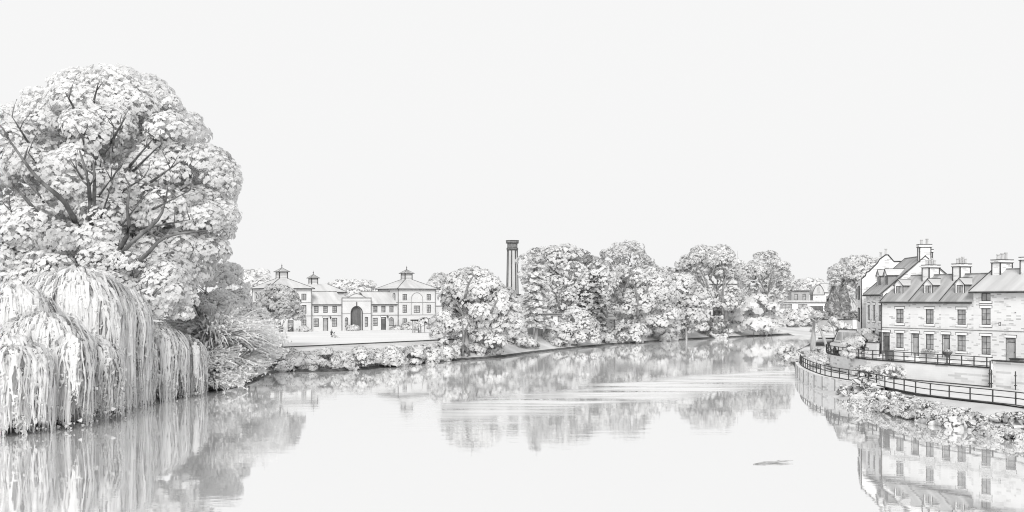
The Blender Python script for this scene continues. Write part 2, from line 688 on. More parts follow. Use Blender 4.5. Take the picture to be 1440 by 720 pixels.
bp.inputs['Distance'].default_value = 0.05
L_(tc.outputs['Object'], mp.inputs['Vector'])
L_(mp.outputs['Vector'], nz.inputs['Vector'])
L_(mp.outputs['Vector'], big.inputs['Vector'])
L_(big.outputs['Fac'], cr.inputs['Value'])
# a breeze-ruffled strip lying across the middle of the river
dot = nt.nodes.new('ShaderNodeVectorMath')
dot.operation = 'DOT_PRODUCT'
dot.inputs[1].default_value = (0.76, -0.65, 0)
rn = nt.nodes.new('ShaderNodeTexNoise')
rn.inputs['Scale'].default_value = 0.09
rn.inputs['Detail'].default_value = 6
wob = nt.nodes.new('ShaderNodeMath')
wob.operation = 'MULTIPLY_ADD'
wob.inputs[1].default_value = 26.0
ab = nt.nodes.new('ShaderNodeMath')
ab.operation = 'ADD'
ab.inputs[1].default_value = 66.0 - 13.0
abs_ = nt.nodes.new('ShaderNodeMath')
abs_.operation = 'ABSOLUTE'
ruf = nt.nodes.new('ShaderNodeMapRange')
ruf.interpolation_type = 'SMOOTHSTEP'
ruf.inputs['From Min'].default_value = 10.0
ruf.inputs['From Max'].default_value = 3.0
L_(tc.outputs['Object'], dot.inputs[0])
L_(mp.outputs['Vector'], rn.inputs['Vector'])
L_(rn.outputs['Fac'], wob.inputs[0])
L_(dot.outputs['Value'], wob.inputs[2])
L_(wob.outputs[0], ab.inputs[0])
L_(ab.outputs[0], abs_.inputs[0])
L_(abs_.outputs[0], ruf.inputs['Value'])
sx = nt.nodes.new('ShaderNodeSeparateXYZ')
wx = nt.nodes.new('ShaderNodeMath')
wx.operation = 'MULTIPLY_ADD'
wx.inputs[1].default_value = 22.0
fx = nt.nodes.new('ShaderNodeMapRange')
fx.interpolation_type = 'SMOOTHSTEP'
fx.inputs['From Min'].default_value = -2.0
fx.inputs['From Max'].default_value = 16.0
st_ = nt.nodes.new('ShaderNodeTexNoise')
st_.inputs['Scale'].default_value = 0.5
st_.inputs['Detail'].default_value = 4
sm = nt.nodes.new('ShaderNodeMapping')
sm.inputs['Scale'].default_value = (0.12, 1.0, 1.0)
sm.inputs['Rotation'].default_value = (0, 0, R(-22))
sr = nt.nodes.new('ShaderNodeMapRange')
sr.inputs['From Min'].default_value = 0.34
sr.inputs['From Max'].default_value = 0.56
m1 = nt.nodes.new('ShaderNodeMath')
m1.operation = 'MULTIPLY'
m2 = nt.nodes.new('ShaderNodeMath')
m2.operation = 'MULTIPLY'
L_(tc.outputs['Object'], sx.inputs[0])
L_(rn.outputs['Fac'], wx.inputs[0])
L_(sx.outputs['X'], wx.inputs[2])
L_(wx.outputs[0], fx.inputs['Value'])
L_(tc.outputs['Object'], sm.inputs['Vector'])
L_(sm.outputs['Vector'], st_.inputs['Vector'])
L_(st_.outputs['Fac'], sr.inputs['Value'])
L_(ruf.outputs['Result'], m1.inputs[0])
L_(fx.outputs['Result'], m1.inputs[1])
L_(m1.outputs[0], m2.inputs[0])
L_(sr.outputs['Result'], m2.inputs[1])
rgh = nt.nodes.new('ShaderNodeMapRange')
rgh.inputs['To Min'].default_value = 0.02
rgh.inputs['To Max'].default_value = 0.35
L_(m2.outputs[0], rgh.inputs['Value'])
L_(rgh.outputs['Result'], gl.inputs['Roughness'])
rfl = nt.nodes.new('ShaderNodeMapRange')
rfl.inputs['To Min'].default_value = 0.76
rfl.inputs['To Max'].default_value = 0.28
L_(m2.outputs[0], rfl.inputs['Value'])
L_(rfl.outputs['Result'], ms.inputs['Fac'])
L_(cr.outputs['Result'], bp.inputs['Strength'])
L_(nz.outputs['Fac'], bp.inputs['Height'])
L_(bp.outputs['Normal'], gl.inputs['Normal'])
L_(df.outputs[0], ms.inputs[1])
L_(gl.outputs[0], ms.inputs[2])
L_(ms.outputs[0], out.inputs['Surface'])
M['water'] = m
mb = MB()
mb.quad((-450, -60, 0), (450, -60, 0), (450, 420, 0), (-450, 420, 0))
tag(mb.build('river_water', M['water']), kind='structure')


def strip(name, line, z0, z1, wdt, mat, kind='structure'):
    """a low dark lip of wet mud along the water's edge"""
    mb = MB()
    P = [Vector((p[0], p[1], 0)) for p in line]
    for i in range(len(P) - 1):
        a, b = P[i], P[i + 1]
        n = Vector((-(b - a).y, (b - a).x, 0)).normalized() * wdt
        mb.quad(a - n + Vector((0, 0, z0)), b - n + Vector((0, 0, z0)), b + n + Vector((0, 0, z1)), a + n + Vector((0, 0, z1)))
    o = mb.build(name, mat)
    return tag(o, kind=kind)


strip('muddy_shore', LB[10:], -0.06, 0.36, 0.3, M['mud'])
strip('muddy_shore', RB[RB[:, 1] < 99][::-1], -0.06, 0.3, 0.25, M['mud'])
strip('muddy_shore', RB[RB[:, 1] > 146][::-1], -0.06, 0.3, 0.25, M['mud'])

# =========================================================================== facade helpers (local x along the front, y backwards, z up)
def front_wall(mb, x0, x1, z0, z1, y, ops, depth=0.16, mi=0):
    """a wall facing -y with real openings: (ox0, ox1, oz0, oz1, arched)"""
    xs_ = sorted({x0, x1} | {o[0] for o in ops} | {o[1] for o in ops})
    zs_ = sorted({z0, z1} | {o[2] for o in ops} | {o[3] for o in ops})
    for i in range(len(xs_) - 1):
        for j in range(len(zs_) - 1):
            cx, cz = (xs_[i] + xs_[i + 1]) / 2, (zs_[j] + zs_[j + 1]) / 2
            if any(o[0] < cx < o[1] and o[2] < cz < o[3] for o in ops):
                continue
            mb.quad((xs_[i], y, zs_[j]), (xs_[i + 1], y, zs_[j]), (xs_[i + 1], y, zs_[j + 1]), (xs_[i], y, zs_[j + 1]), mi)
    for o in ops:
        a, b, c, d = o[:4]
        y2 = y + depth
        if len(o) > 4 and o[4]:
            r = (b - a) / 2
            zc = d - r
            arc = [(a + r - r * math.cos(t), zc + r * math.sin(t)) for t in np.linspace(0, math.pi, 15)]
            half = len(arc) // 2
            mb.poly([(a, y, d)] + [(p[0], y, p[1]) for p in arc[half::-1]], mi)
            mb.poly([(b, y, d)] + [(p[0], y, p[1]) for p in arc[:half - 1:-1]], mi)
            for p, q in zip(arc[:-1], arc[1:]):
                mb.quad((p[0], y, p[1]), (q[0], y, q[1]), (q[0], y2, q[1]), (p[0], y2, p[1]), mi)
            d = zc
        else:
            mb.quad((a, y, d), (b, y, d), (b, y2, d), (a, y2, d), mi)
        mb.quad((a, y, c), (a, y, d), (a, y2, d), (a, y2, c), mi)
        mb.quad((b, y, d), (b, y, c), (b, y2, c), (b, y2, d), mi)
        mb.quad((a, y, c), (a, y2, c), (b, y2, c), (b, y, c), mi)


def window(parent, x0, x1, z0, z1, y, lintel=True, fr=0.07, bars=(1, 2), depth=0.16, arched=False, sill=True, proud=0.03, out=0.06):
    """dark sash frame, glass, white lintel and sill with a dark joint round them"""
    mb = MB()
    yf = y + depth - 0.06
    mb.box(x0, x0 + fr, yf, yf + 0.05, z0, z1)
    mb.box(x1 - fr, x1, yf, yf + 0.05, z0, z1)
    mb.box(x0 + fr, x1 - fr, yf, yf + 0.05, z0, z0 + fr)
    if not arched:
        mb.box(x0 + fr, x1 - fr, yf, yf + 0.05, z1 - fr, z1)
    else:
        r = (x1 - x0) / 2
        pts = [(x0 + r - (r - fr / 2) * math.cos(t), yf + 0.025, z1 - r + (r - fr / 2) * math.sin(t)) for t in np.linspace(0.02, math.pi - 0.02, 12)]
        mb.tube(pts, fr / 2, n=4)
    for k in range(1, bars[0] + 1):
        xb = x0 + (x1 - x0) * k / (bars[0] + 1)
        mb.box(xb - fr * 0.22, xb + fr * 0.22, yf + 0.003, yf + 0.047, z0 + fr, z1 - fr)
    for k in range(1, bars[1] + 1):
        zb = z0 + (z1 - z0) * k / (bars[1] + 1)
        mb.box(x0 + fr, x1 - fr, yf + 0.006, yf + 0.044, zb - fr * 0.25, zb + fr * 0.25)
    wo = mb.build('window', M['frame'], parent)
    mb = MB()
    if arched:
        r = (x1 - x0) / 2
        mb.poly([(x0, yf + 0.03, z0), (x1, yf + 0.03, z0)] + [(x0 + r + r * math.cos(t), yf + 0.03, z1 - r + r * math.sin(t)) for t in np.linspace(0, math.pi, 12)])
    else:
        mb.quad((x0, yf + 0.03, z0), (x1, yf + 0.03, z0), (x1, yf + 0.03, z1), (x0, yf + 0.03, z1))
    mb.build('pane', M['glass'], wo)
    e = 0.14
    if sill:
        mb = MB()
        mb.box(x0 - e, x1 + e, y - proud - 0.03, y + 0.01, z0 - 0.2, z0 - 0.002)
        mb.box(x0 - e - out, x1 + e + out, y - 0.012, y + 0.008, z0 - 0.2 - out, z0 + 0.01, 1)
        mb.build('sill', [M['stone_white'], M['frame']], wo)
    if lintel:
        mb = MB()
        mb.box(x0 - e, x1 + e, y - proud, y + 0.01, z1 + 0.002, z1 + 0.22)
        mb.box(x0 - e - out, x1 + e + out, y - 0.012, y + 0.008, z1 - 0.01, z1 + 0.22 + out, 1)
        mb.build('lintel', [M['stone_white'], M['frame']], wo)
    return wo


def door(parent, x0, x1, z0, z1, y, mat, depth=0.2, fan=0.4, canopy=True, out=0.06):
    mb = MB()
    yf = y + depth - 0.08
    mb.box(x0, x1, yf, yf + 0.06, z0, z1 - fan)
    for (a, b) in ((0.12, 0.45), (0.53, 0.9)):
        for (c, d) in ((0.12, 0.46), (0.54, 0.88)):
            wd, ht = x1 - x0, z1 - fan - z0
            mb.box(x0 + wd * c, x0 + wd * d, yf - 0.015, yf, z0 + ht * a, z0 + ht * b)
    d = mb.build('door', mat, parent)
    mb = MB()
    t = 0.07
    mb.box(x0 - t, x0, y - 0.02, yf, z0, z1 + t)
    mb.box(x1, x1 + t, y - 0.02, yf, z0, z1 + t)
    mb.box(x0, x1, y - 0.02, yf, z1, z1 + t)
    mb.box(x0, x1, yf - 0.02, yf + 0.04, z1 - fan, z1 - fan + t)
    mb.build('frame', M['frame'], d)
    if fan > 0.05:
        mb = MB()
        mb.quad((x0, yf + 0.03, z1 - fan), (x1, yf + 0.03, z1 - fan), (x1, yf + 0.03, z1), (x0, yf + 0.03, z1))
        mb.build('fanlight', M['glass'], d)
    mb = MB()
    mb.lathe([(0.03, -0.03), (0.045, 0), (0.03, 0.03)], 8, (x1 - 0.14, yf - 0.05, z0 + (z1 - fan - z0) * 0.48))
    mb.build('handle', M['frame'], d)
    if canopy:
        mb = MB()
        e = 0.16
        mb.box(x0 - e, x1 + e, y - 0.10, y + 0.01, z1 + t + 0.003, z1 + t + 0.22)
        mb.box(x0 - e - out, x1 + e + out, y - 0.022, y + 0.008, z1 + t - 0.02, z1 + t + 0.22 + out, 1)
        mb.build('lintel', [M['stone_white'], M['frame']], d)
    return d


def gable_roof(parent, x0, x1, y0, y1, ze, zr, mat, over=0.25, edge=0.09, name='roof', left_edge=True, right_edge=True):
    ym = (y0 + y1) / 2
    sl = (zr - ze) / (ym - y0)
    ya, za = y0 - over, ze - over * sl
    yb, zb = y1 + over, ze - over * sl
    mb = MB()
    th = 0.14
    mb.prism([(x0, ya, za), (x0, ym, zr), (x0, yb, zb), (x0, yb, zb + th), (x0, ym, zr + th), (x0, ya, za + th)], (x1 - x0, 0, 0))
    ro = mb.build(name, mat, parent)
    mb = MB()
    mb.tube([(x0, ym, zr + th), (x1, ym, zr + th)], edge, 6)
    mb.build('ridge_tile', M['ink_soft'], ro)
    mb = MB()
    e = edge * 0.8
    for xv, want in ((x0, left_edge), (x1, right_edge)):
        if want:
            mb = MB()
            mb.tube([(xv, ya, za + th), (xv, ym, zr + th), (xv, yb, zb + th)], e, 5)
            mb.build('verge', M['frame'], ro)
    mb = MB()
    mb.box(x0, x1, ya - 0.10, ya + 0.02, za - 0.10, za + 0.07)
    mb.build('gutter', M['frame'], ro)
    return ro


def chimney_stack(parent, x, y, z0, z1, wx=0.95, wy=1.5, pots=4, tall=False, edge=0.05):
    mb = MB()
    mb.box(x - wx / 2, x + wx / 2, y - wy / 2, y + wy / 2, z0, z1 - 0.3)
    mb.box(x - wx / 2 - 0.09, x + wx / 2 + 0.09, y - wy / 2 - 0.09, y + wy / 2 + 0.09, z1 - 0.3 + 0.002, z1)
    for sx in (-1, 1):
        for sy in (-1, 1):
            xx, yy = x + sx * wx / 2, y + sy * wy / 2
            mb.box(xx - edge, xx + edge, yy - edge, yy + edge, z0, z1 - 0.31, 1)
    for zz in (z1 - 0.3, z1):
        mb.box(x - wx / 2 - 0.12, x + wx / 2 + 0.12, y - wy / 2 - 0.12, y + wy / 2 + 0.12, zz - 0.035, zz + 0.035, 1)
    c = mb.build('chimney', [M['brick'], M['frame']], parent)
    for k in range(pots):
        yy = y - wy / 2 + wy * (k + 0.5) / pots
        h = (0.55 + 0.2 * ((k * 7) % 3) / 2) * (1.8 if tall else 1)
        mb = MB()
        mb.lathe([(0.15, 0.036), (0.13, h * 0.8), (0.17, h * 0.82), (0.17, h), (0.1, h)], 10, (x, yy, z1))
        mb.build('chimney_pot', M['clay'], c, smooth=False)
    return c


def dormer(parent, xc, y, zb, wd=1.15, h=1.2, rise=0.55, length=2.4):
    """small gabled roof dormer whose front stands at depth y"""
    x0, x1 = xc - wd / 2, xc + wd / 2
    mb = MB()
    front_wall(mb, x0, x1, zb, zb + h, y, [(x0 + 0.17, x1 - 0.17, zb + 0.14, zb + h - 0.1)], 0.1)
    mb.poly([(x0, y, zb + h), (x1, y, zb + h), (xc, y, zb + h + rise)])
    mb.quad((x0, y, zb), (x0, y, zb + h), (x0, y + length, zb + h), (x0, y + length, zb), 1)
    mb.quad((x1, y, zb + h), (x1, y, zb), (x1, y + length, zb), (x1, y + length, zb + h), 1)
    d = mb.build('dormer', [M['stone_white'], M['slate']], parent)
    mb = MB()
    o = 0.14
    sl = rise / (wd / 2)
    z_e, z_r = zb + h - o * sl, zb + h + rise
    mb.prism([(x0 - o, y - 0.12, z_e), (xc, y - 0.12, z_r), (x1 + o, y - 0.12, z_e), (x1 + o, y - 0.12, z_e + 0.1), (xc, y - 0.12, z_r + 0.1), (x0 - o, y - 0.12, z_e + 0.1)], (0, length, 0))
    e = 0.05
    mb.tube([(x0 - o, y - 0.13, z_e + 0.05), (xc, y - 0.13, z_r + 0.05), (x1 + o, y - 0.13, z_e + 0.05)], e, 4, 1)
    mb.tube([(xc, y - 0.13, z_r + 0.1), (xc, y + length - 0.12, z_r + 0.1)], e, 4, 1)
    for xx in (x0 - o, x1 + o):
        mb.tube([(xx, y - 0.13, z_e + 0.04), (xx, y + length - 0.12, z_e + 0.04)], e, 4, 1)
    mb.build('roof', [M['slate_pale'], M['frame']], d)
    mb = MB()
    a, b, c, f = x0 + 0.17, x1 - 0.17, zb + 0.14, zb + h - 0.1
    mb.quad((a, y + 0.06, c), (b, y + 0.06, c), (b, y + 0.06, f), (a, y + 0.06, f), 1)
    for xx in (a, (a + b) / 2 - 0.025, b - 0.05):
        mb.box(xx, xx + 0.05, y + 0.02, y + 0.055, c, f)
    mb.box(a, b, y + 0.015, y + 0.05, f - 0.05, f)
    mb.box(a, b, y + 0.015, y + 0.05, c, c + 0.05)
    for xx in (x0, x1):
        mb.box(xx - 0.035, xx + 0.035, y - 0.03, y + 0.04, zb, zb + h - 0.02)
    mb.build('window', [M['frame'], M['glass']], d)
    return d


# =========================================================================== the terrace of houses on the right bank
HD = Vector((0.436, -0.900, 0)).normalized()
HROT = math.atan2(HD.y, HD.x)
HB = Vector((-HD.y, HD.x, 0))
H0 = Vector((40.9, 118.0, 3.45))
WID = 4.1


def cottage(chim=True):
    t = thing('terraced_cottage', '', 'house', H0, HROT, 'stone cottages in the riverside terrace')
    mb = MB()
    dx0, dx1 = 0.25, 1.1
    wx0, wx1 = 2.05, 3.15
    ops = [(dx0, dx1, 0.62, 2.95), (wx0, wx1, 1.35, 3.0), (wx0, wx1, 4.05, 5.6)]
    front_wall(mb, 0.003, WID - 0.003, -0.6, 6.5, 0, ops)
    D = 6.0
    mb.quad((0.003, D, -0.6), (0.003, 0, -0.6), (0.003, 0, 6.5), (0.003, D, 6.5))
    mb.quad((WID - .003, 0, -0.6), (WID - .003, D, -0.6), (WID - .003, D, 6.5), (WID - .003, 0, 6.5))
    mb.quad((WID, D, -0.6), (0, D, -0.6), (0, D, 6.5), (WID, D, 6.5))
    for x in (0.003, WID - 0.003):
        mb.poly([(x, 0, 6.5), (x, D, 6.5), (x, D / 2, 9.12)])
    mb.build('wall', M['brick'], t)
    mb = MB()
    mb.box(0, WID, -0.035, 0.01, 3.50, 3.57)
    mb.build('string_course', M['ink_soft'], t)
    gable_roof(t, 0, WID, 0, D, 6.5, 9.12, M['slate'], right_edge=False)
    window(t, wx0, wx1, 1.35, 3.0, 0)
    window(t, wx0, wx1, 4.05, 5.6, 0)
    door(t, dx0, dx1, 0.62, 2.95, 0, M['door'])
    mb = MB()
    mb.box(dx0 - 0.2, dx1 + 0.2, -0.75, -0.002, 0.0, 0.3)
    mb.box(dx0 - 0.1, dx1 + 0.1, -0.42, -0.002, 0.302, 0.6)
    mb.build('doorstep', M['stone_white'], t)
    dormer(t, 1.75, 0.75, 7.0)
    if chim:
        chimney_stack(t, WID, 3.0, 8.4, 10.35)
    return t


LBL = ['leftmost stone cottage of the riverside terrace, with a dark front door',
       'middle stone cottage of the riverside terrace, between the two broad chimneys',
       'right-hand stone cottage of the low terrace, against the taller plain-roofed house']
c1 = cottage(True)
c1['label'] = LBL[0]
c2 = copy_tree(c1)
c2['label'] = LBL[1]
c2.location = H0 + HD * WID
c3 = copy_tree(c1)
c3['label'] = LBL[2]
c3.location = H0 + HD * (2 * WID)
for o in [x for x in bpy.data.objects if x.parent == c3 and x.name.startswith('chimney')]:
    for p in [y for y in bpy.data.objects if y.parent == o]:
        bpy.data.objects.remove(p)
    bpy.data.objects.remove(o)
for o in [x for x in bpy.data.objects if x.parent == c1 and x.name.startswith('door') and not x.name.startswith(('dormer', 'doorstep'))]:
    o.data = o.data.copy()
    o.data.materials[0] = M['door_dark']
    o['label'] = 'dark painted front door'
# left end downpipe
mb = MB()
mb.tube([(0.0, -0.06, -0.4), (0.0, -0.06, 6.45)], 0.06, 6)
mb.build('downpipe', M['frame'], c1)

# taller plain-roofed house to the right
t = thing('terraced_house', 'taller stone house with plain slate roof at the right end of the terrace', 'house', H0 + HD * (3 * WID), HROT)
mb = MB()
XW = 12.0
ops = [(0.9, 2.05, 1.15, 3.0), (0.9, 2.05, 4.1, 5.75), (0.9, 2.05, 6.45, 7.25), (3.9, 4.85, 0.62, 2.85), (6.6, 7.75, 1.15, 3.0), (6.6, 7.75, 4.1, 5.75), (6.6, 7.75, 6.45, 7.25)]
front_wall(mb, 0, XW, -0.6, 7.55, -0.006, ops)
mb.quad((0, 6, -0.6), (0, 0, -0.6), (0, 0, 7.55), (0, 6, 7.55))
mb.quad((XW, 0, -0.6), (XW, 6, -0.6), (XW, 6, 7.55), (XW, 0, 7.55))
mb.quad((XW, 6, -0.6), (0, 6, -0.6), (0, 6, 7.55), (XW, 6, 7.55))
for x in (0, XW):
    mb.poly([(x, 0, 7.55), (x, 6, 7.55), (x, 3, 9.5)])
mb.build('wall', M['brick'], t)
mb = MB()
mb.box(0, XW, -0.04, 0.0, 3.50, 3.57)
mb.build('string_course', M['ink_soft'], t)
gable_roof(t, -0.25, XW, 0, 6, 7.55, 9.5, M['slate_pale'], over=0.35)
for (a, b, c, d) in [o[:4] for o in ops if o[1] - o[0] > 1.0]:
    window(t, a, b, c, d, -0.006, lintel=c < 6, bars=(1, 2) if c < 6 else (1, 0))
door(t, 3.9, 4.85, 0.62, 2.85, -0.006, M['door'])
mb = MB()
mb.box(3.7, 5.05, -0.8, -0.01, 0.0, 0.3)
mb.box(3.8, 4.95, -0.45, -0.01, 0.302, 0.6)
mb.build('doorstep', M['stone_white'], t)
chimney_stack(t, 0.9, 3.0, 9.0, 10.6, wx=1.0, wy=1.7, pots=3)
chimney_stack(t, 4.3, 3.0, 9.0, 10.75, wx=1.2, wy=1.7, pots=2, tall=True)
mb = MB()
mb.box(3.0, 3.25, -0.03, -0.008, 4.05, 4.4)
mb.box(3.05, 3.2, -0.035, -0.03, 4.1, 4.35, 1)
mb.build('vent', [M['frame'], M['render']], t)
mb = MB()
mb.lathe([(0.07, -0.02), (0.07, 0.02)], 8, (4.9, -0.03, 5.35))
mb.build('tie_plate', M['frame'], t)

# house with two dormers further along the bend
BO = Vector((41.9, 126.3, 3.45))
BD = Vector((-0.09, -0.996, 0)).normalized()
t = thing('dormered_house', 'tall narrow-fronted house with two dormers, behind the left end of the low terrace', 'house', BO, math.atan2(BD.y, BD.x))
mb = MB()
BW, BDp = 8.0, 9.0
ops = [(0.9, 1.9, 4.2, 6.0), (3.4, 4.4, 4.2, 6.0), (6.0, 7.0, 4.2, 6.0), (0.9, 1.9, 1.2, 3.0), (3.4, 4.4, 0.3, 3.0), (6.0, 7.0, 1.2, 3.0)]
front_wall(mb, 0, BW, -0.6, 7.35, 0, ops)
mb.quad((0, BDp, -0.6), (0, 0, -0.6), (0, 0, 7.35), (0, BDp, 7.35))
mb.quad((BW, 0, -0.6), (BW, BDp, -0.6), (BW, BDp, 7.35), (BW, 0, 7.35))
mb.quad((BW, BDp, -0.6), (0, BDp, -0.6), (0, BDp, 7.35), (BW, BDp, 7.35))
for x in (0, BW):
    mb.poly([(x, 0, 7.35), (x, BDp, 7.35), (x, BDp / 2, 11.3)])
mb.build('wall', M['brick'], t)
gable_roof(t, -0.1, BW + 0.1, 0, BDp, 7.35, 11.3, M['slate'], over=0.3)
for k, o in enumerate(ops):
    if k == 4:
        door(t, o[0], o[1], o[2], o[3], 0, M['door_dark'])
    else:
        window(t, o[0], o[1], o[2], o[3], 0)
dormer(t, 2.3, 0.9, 7.9, wd=1.4, h=1.5, rise=0.6, length=2.6)
dormer(t, 5.6, 0.9, 7.9, wd=1.4, h=1.5, rise=0.6, length=2.6)
chimney_stack(t, BW - 0.3, 4.5, 10.8, 12.7, wx=0.8, wy=1.2, pots=2)
chimney_stack(t, 4.0, 5.9, 9.2, 12.3, wx=0.8, wy=0.9, pots=1)

# tall gable-ended house at the back
CO = Vector((42.1, 128.6, 3.45))
t = thing('gabled_house', 'tallest pale house with a stepped gable wall, at the far left of the terrace', 'house', CO, R(-2))
mb = MB()
gw = [(0, 0, -0.6), (8.6, 0, -0.6), (8.6, 0, 11.2), (3.9, 0, 11.2), (3.2, 0, 12.0), (2.9, 0, 12.0), (2.2, 0, 11.5), (1.9, 0, 11.0), (0.9, 0, 10.0), (0.6, 0, 9.9), (0.5, 0, 9.5), (0, 0, 9.1)]
mb.prism(gw, (0, 0.4, 0))
mb.build('wall', M['brick'], t)
mb = MB()
front_wall(mb, 2.2, 8.6, -0.6, 9.0, 9.0, [])
mb.build('rear_wall', M['brick'], t)
mb = MB()
mb.tube([Vector(p) + Vector((0, -0.02, 0)) for p in gw[2:]], 0.08, 5)
mb.tube([(0.0, -0.02, -0.5), (0.0, -0.02, 9.1)], 0.07, 5)
mb.build('coping', M['frame'], t)
side = bpy.data.objects.new('side_wall', None)
bpy.data.objects.remove(side)
mb = MB()
# river-facing side wall, slanting back so that its windows show
A, B = Vector((0, 0.4, 0)), Vector((2.2, 9.0, 0))
dv = (B - A).normalized()
nn = Vector((-dv.y, dv.x, 0))
L_side = (B - A).length
mb.quad(A + Vector((0, 0, -0.6)), A + Vector((0, 0, 9.0)), B + Vector((0, 0, 9.0)), B + Vector((0, 0, -0.6)))
mb.build('side_wall', M['render'], t)
for zz in (1.2, 3.9, 6.6):
    for k in (0.2, 0.5, 0.8):
        c = A + dv * (L_side * k) + nn * 0.03
        mb = MB()
        p0, p1 = c - dv * 0.55, c + dv * 0.55
        mb.prism([p0 + Vector((0, 0, zz)), p1 + Vector((0, 0, zz)), p1 + Vector((0, 0, zz + 1.7)), p0 + Vector((0, 0, zz + 1.7))], nn * 0.05)
        wv = mb.build('window', M['frame'], t)
        mb = MB()
        q0, q1 = c - dv * 0.43 + nn * 0.055, c + dv * 0.43 + nn * 0.055
        mb.prism([q0 + Vector((0, 0, zz + .12)), q1 + Vector((0, 0, zz + .12)), q1 + Vector((0, 0, zz + 1.58)), q0 + Vector((0, 0, zz + 1.58))], nn * 0.02)
        mb.build('pane', M['glass'], wv)
mb = MB()
mb.prism([(0.0, 0.41, 9.02), (2.2, 9.0, 9.02), (8.6, 9.0, 9.02), (8.6, 0.41, 9.02)], (0, 0, 0.15))
mb.prism([(2.3, 0.41, 9.18), (5.4, 0.41, 11.0), (8.5, 0.41, 9.18)], (0, 8.5, 0))
mb.build('roof', M['slate'], t)
for k, (xx, h) in enumerate(((2.4, 0.6), (3.0, 0.75))):
    mb = MB()
    mb.lathe([(0.14, 0), (0.12, h * 0.8), (0.16, h * 0.82), (0.16, h), (0.1, h)], 10, (xx, 0.2, 11.75 if k == 0 else 12.0))
    mb.build('chimney_pot', M['clay'], t)

# --------------------------------------------------------------------------- terrace, retaining wall, path, quay, railings
tl = [(44, 137, 3.6), (41, 135, 3.6), (39.2, 132.5, 3.6), (38.4, 129.5, 3.6), (38.1, 126, 3.6), (38.3, 121, 3.55), (38.7, 116.4, 3.5)]
P_end = H0 + HD * 52 - HB * 3.0
tl_pts = [Vector(p) for p in tl]
tl_s = smooth_line(tl, 4)
P1 = H0 + HD * 17.2 - HB * 3.0
P1.z = 3.4
front_line = tl_s[:-1] + [Vector((38.7, 116.4, 3.5)).lerp(P1, k / 8) for k in range(9)]
P_end.z = 3.4
mb = MB()
back = Vector((75, 136, 3.42))
pts = front_line + [P_end]
fl = [Vector((p.x, p.y, 3.45)) for p in pts]
for i in range(len(fl) - 1):
    a, b = fl[i], fl[i + 1]
    a2, b2 = a + HB * 22, b + HB * 22
    mb.quad(a, b, b2, a2)
e0, e1 = fl[-1], fl[-1] + HB * 22
mb.quad(e0, e1, e1 - Vector((0, 0, 3)), e0 - Vector((0, 0, 3)))
mb.quad(e1, fl[0] + HB * 22, fl[0] + HB * 22 - Vector((0, 0, 3)), e1 - Vector((0, 0, 3)))
tag(mb.build('terrace_paving', M['paving']), kind='structure')

mb = MB()
WT = 0.35


def wall_strip(mb, pts, z0, top, th, mi=0, cop=None):
    for i in range(len(pts) - 1):
        a, b = Vector(pts[i]), Vector(pts[i + 1])
        n = Vector((b.y - a.y, -(b.x - a.x), 0)).normalized() * th
        ta, tb = top(a), top(b)
        A0, B0, A1, B1 = (Vector((p.x, p.y, 0)) for p in (a, b, a + n, b + n))
        up = lambda p, z: Vector((p.x, p.y, z))
        mb.quad(up(A1, z0), up(B1, z0), up(B1, tb), up(A1, ta), mi)
        mb.quad(up(B0, z0), up(A0, z0), up(A0, ta), up(B0, tb), mi)
        mb.quad(up(A1, ta), up(B1, tb), up(B0, tb), up(A0, ta), mi)


rw = thing('retaining_wall', 'long stone retaining wall holding the cottage terrace above the riverside path', 'wall', (0, 0, 0))
mb = MB()
wall_strip(mb, front_line, 1.0, lambda p: 3.52, -WT)
mb.build('wall', M['ashlar'], rw)
mb = MB()
mb.tube([Vector((p.x, p.y, 3.55)) for p in front_line], 0.09, 5)
mb.tube([Vector((p.x, p.y, 1.78)) + Vector((-0.4, -0.1, 0)) for p in front_line], 0.06, 5)
mb.build('coping', M['frame'], rw)
# taller garden wall at the right end
gwl = thing('garden_wall', 'taller stone wall beyond the end of the terrace railing, by the last front door', 'wall', (0, 0, 0))
mb = MB()
wall_strip(mb, [P1 + HD * 0.02, P_end], 1.0, lambda p: 4.25, -0.45)
mb.quad(P1 + Vector((0, 0, -2.4)) - HB * .45, P1 + Vector((0, 0, -2.4)), P1 + Vector((0, 0, 0.85)), P1 + Vector((0, 0, 0.85)) - HB * .45)
mb.build('wall', M['ashlar'], gwl)
mb = MB()
mb.tube([Vector((P1.x, P1.y, 4.28)) - HB * 0.25, Vector((P_end.x, P_end.y, 4.28)) - HB * 0.25], 0.09, 5)
mb.tube([Vector((P1.x, P1.y, 3.4)) - HB * 0.47, Vector((P1.x, P1.y, 4.28)) - HB * 0.47], 0.07, 5)
mb.build('coping', M['frame'], gwl)


def railing(name, label, pts, z, hgt, rails, step, rad, lip=None, group=None):
    t = thing(name, label, 'railing', pts[0], 0, group)
    o0 = Vector(pts[0])
    P = [Vector((p.x, p.y, z(p) if callable(z) else z)) - o0 for p in pts]
    for h in rails:
        mb = MB()
        mb.tube([p + Vector((0, 0, h)) for p in P], rad, 5)
        mb.build('rail', M['iron'], t)
    acc, nxt = 0.0, 0.0
    k = 0
    for i in range(len(P) - 1):
        seg = (P[i + 1] - P[i]).length
        while nxt <= acc + seg and k < 95:
            q = P[i].lerp(P[i + 1], (nxt - acc) / seg)
            mb = MB()
            mb.box(q.x - rad, q.x + rad, q.y - rad, q.y + rad, q.z - 0.05, q.z + hgt + 0.02)
            mb.build('post', M['iron'], t)
            nxt += step
            k += 1
        acc += seg
    return t


off = [p - HB * 0.12 for p in front_line]
railing('iron_railing', 'dark iron railing along the terrace edge in front of the cottage doors', off, 3.6, 0.95, (0.12, 0.52, 0.95), 1.5, 0.045)

